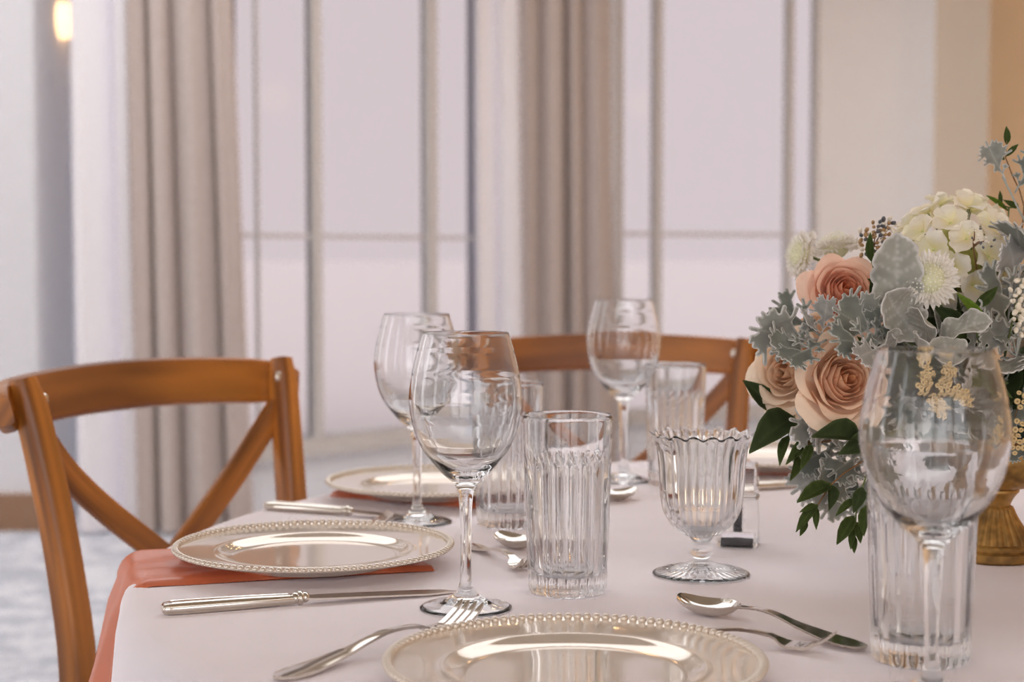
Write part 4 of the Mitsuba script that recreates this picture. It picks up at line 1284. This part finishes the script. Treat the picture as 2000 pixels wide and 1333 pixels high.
leafset('greenery_sprig', 'tiny green sprig with a bud standing highest at the right', 'foliage',
        [(Gn[0], (1966, 283, 1.58), (1966, 246, 1.58), (0, -1, 0)), (Gn[0], (1962, 312, 1.58), (1932, 290, 1.575)), (Gn[1], (1964, 306, 1.58), (1990, 280, 1.58))],
        stem='brown', tail=[(2000, 400, 1.58), (1978, 345, 1.58), (1964, 305, 1.58), (1966, 275, 1.58)], r=0.0008)
leafset('greenery_sprig', 'bright green leaf rising behind the hydrangea top', 'foliage',
        [(LIME[0], (1968, 412, 1.63), (1922, 384, 1.62), (0, -0.7, 0.7)), (Gn[1], (1955, 400, 1.63), (1953, 372, 1.63)), (Gn[1], (1990, 405, 1.62), (1962, 392, 1.61))], stem='green')
leafset('greenery_sprig', 'dark green leaves above the coral peach rose near the tan buds', 'foliage',
        [(Gn[1], (1702, 512, 1.55), (1698, 455, 1.545), (-0.5, -0.9, 0)), (Gn[2], (1722, 610, 1.53), (1708, 530, 1.52)), (Gn[0], (1730, 560, 1.54), (1695, 545, 1.53))], stem='green')
leafset('greenery_sprig', 'green stalk and leaves right of the front scabiosa under the hydrangea', 'foliage',
        [(LIME[0], (1928, 640, 1.49), (1862, 574, 1.475), (0.3, -0.8, 0.5)), (Gn[0], (1905, 600, 1.50), (1950, 560, 1.49)), (Gn[2], (1880, 640, 1.51), (1830, 600, 1.50))], stem='green')

# small tan and white clusters
def ring_floret():
    m = trimesh.creation.torus(0.62, 0.36, 14, 8)
    b = trimesh.creation.icosphere(1, 0.55)
    b.apply_translation([0, 0, -0.4])
    col = np.vstack([np.tile([0.58, 0.43, 0.21], (len(m.vertices), 1)), np.tile([0.30, 0.20, 0.09], (len(b.vertices), 1))])
    return mikit.ply(cat([m, b]), 'm_vc', True, color=col)


def bud():
    m = lathe(spline_prof([(0, -1), (0.38, -0.7), (0.5, 0), (0.42, 0.6), (0.15, 0.95), (0, 1)], 14), 10)
    return m


RF = ring_floret()
bm = bud()
WB = mikit.ply(bm, 'm_vc', True, color=np.tile([0.78, 0.72, 0.60], (len(bm.vertices), 1)))
TB = mikit.ply(bm, 'm_vc', True, color=np.tile([0.36, 0.22, 0.10], (len(bm.vertices), 1)))
DB = mikit.ply(bm, 'm_vc', True, color=np.tile([0.10, 0.10, 0.11], (len(bm.vertices), 1)))


def cluster(name, label, category, spots, depth, items, size, n, spread, seed, pn='floret', stem='brown'):
    g = np.random.default_rng(seed)
    k = thing(name, label, category)
    c0 = np.mean([pt(u, v, depth) for u, v in spots], axis=0) + np.array([0, 0.02, -0.01])
    root = CEN + norm(c0 - CEN) * 0.04
    part(k, 'stem', stem_shape([root, (root + c0) / 2, c0], 0.0011, stem))
    for u, v in spots:
        q0 = pt(u, v, depth)
        part(k, 'twig', stem_shape([c0, (c0 + q0) / 2 + np.array([0, 0, 0.002]), q0 + np.array([0, 0.003, 0])], 0.0006, stem))
        for i in range(n):
            r = spread * math.sqrt((i + 0.5) / n)
            a = i * 2.39996 + seed
            off = np.array([r * math.cos(a), -0.002 - 0.002 * (1 - (r / spread) ** 2) + g.uniform(-0.002, 0.001), r * math.sin(a)])
            nrm = norm(np.array([off[0], -0.012, off[2]]) + g.normal(0, 0.003, 3))
            part(k, pn, items[g.integers(len(items))], face_to(q0 + off, nrm, size * g.uniform(0.85, 1.1), g.uniform(0, 6)))


cluster('yarrow', 'clusters of tiny tan ring-shaped florets seen through the big blurred wine glass', 'dried flower', [(1803, 712), (1808, 740), (1802, 760), (1852, 735), (1842, 760), (1870, 772), (1888, 782), (1822, 790), (1838, 806)], 1.425, [RF], 0.0029, 9, 0.0072, 1)
cluster('yarrow', 'tan ring-shaped florets low at the right edge above the gold vase', 'dried flower', [(1985, 870), (1965, 860), (1995, 780), (1990, 835)], 1.50, [RF], 0.0030, 7, 0.0085, 5)
cluster('wax_flower', 'small tan and brown buds above the coral peach rose', 'dried flower', [(1690, 462), (1715, 446), (1728, 462), (1692, 490), (1722, 486), (1735, 440)], 1.57, [TB, TB, DB, WB], 0.0040, 9, 0.0080, 2, 'bud')
cluster('wax_flower', 'white and cream buds at the right edge beside the hydrangea', 'dried flower', [(1985, 578), (1990, 600), (1998, 560), (1992, 635), (2002, 615)], 1.48, [WB], 0.0046, 7, 0.0095, 3, 'bud', 'green')
cluster('wax_flower', 'thin dark-tipped buds in front of the right side of the hydrangea', 'dried flower', [(1900, 462), (1916, 472), (1932, 470), (1905, 448)], 1.51, [DB, WB], 0.0022, 4, 0.006, 4, 'bud')

# the side of the head that runs on past the right edge of the picture
rose(CEN + np.array([0.125, -0.055, 0.035]), (0.75, -0.60, 0.30), 0.044, 'peach rose on the right side of the vase, past the picture edge', 17, PEACH)
rose(CEN + np.array([0.07, 0.115, 0.045]), (0.40, 0.85, 0.35), 0.042, 'cream rose at the back of the bouquet facing the windows', 19, CREAM)
hydrangea(CEN + np.array([0.115, 0.055, 0.095]), 0.052, 'cream hydrangea head on the far right side of the bouquet', 44, 0.018, 43)
leafset('dusty_miller', 'lacy grey leaves drooping over the right rim of the gold vase', 'foliage',
        [(L[i % 4], (2090 + 14 * i, 800 + 10 * (i % 3), 1.56 + 0.03 * i), (2150 + 22 * (i % 4), 850 + 22 * (i % 3), 1.52 + 0.045 * i)) for i in range(6)])

for j, (u, v, y) in enumerate(((1775, 740, 1.535), (1880, 740, 1.525), (1830, 840, 1.560), (1722, 800, 1.545), (1920, 830, 1.545))):
    g = np.random.default_rng(200 + j)
    c0 = pt(u, v, y)
    if j == 0:
        k = thing('filler_foliage', 'dark green and grey leaves behind the tan florets, seen through the big wine glass', 'foliage')
    part(k, 'stem', stem_shape([CEN, (CEN + c0) / 2, c0], 0.0013, 'green'))
    for i in range(12):
        b = c0 + g.normal(0, 0.014, 3)
        tip = b + norm(g.normal(0, 1, 3) + np.array([-0.2, -0.5, -0.1])) * g.uniform(0.032, 0.055)
        tip[1] = max(tip[1], 1.47)
        tip[2] = max(tip[2], ZT + 0.06)
        part(k, 'leaf', L[[1, 3, 1, 0][g.integers(4)]] if g.random() < 0.4 else Gn[g.integers(3)], aim(b, tip, norm(CAM - b) + g.normal(0, 0.5, 3)))

# dark inner foliage that fills the head between the flowers
for j in range(9):
    g = np.random.default_rng(100 + j)
    a0 = j * 2 * PI / 9
    if j == 0:
        k = thing('filler_foliage', 'grey and dark green leaves deep inside the bouquet behind roses and hydrangea', 'foliage')
    d0 = norm([math.cos(a0), math.sin(a0) * 0.9, g.uniform(-0.35, 0.7)])
    part(k, 'stem', stem_shape([CEN, CEN + d0 * 0.05, CEN + d0 * 0.09], 0.0015, 'green'))
    for i in range(15):
        d = norm(d0 + g.normal(0, 0.50, 3) + np.array([-0.03, 0, 0.02]))
        b = CEN + np.array([-0.012, 0, 0.02]) + d * np.array([0.088, 0.070, 0.080]) * g.uniform(0.75, 1.05)
        tip = b + norm(d + g.normal(0, 0.6, 3)) * g.uniform(0.045, 0.075)
        if tip[2] < ZT + 0.05:
            tip[2] = ZT + 0.05 + g.uniform(0, 0.02)
        item = L[g.integers(4)] if g.random() < 0.55 else Gn[g.integers(3)]
        part(k, 'leaf', item, aim(b, tip, d + g.normal(0, 0.4, 3)))
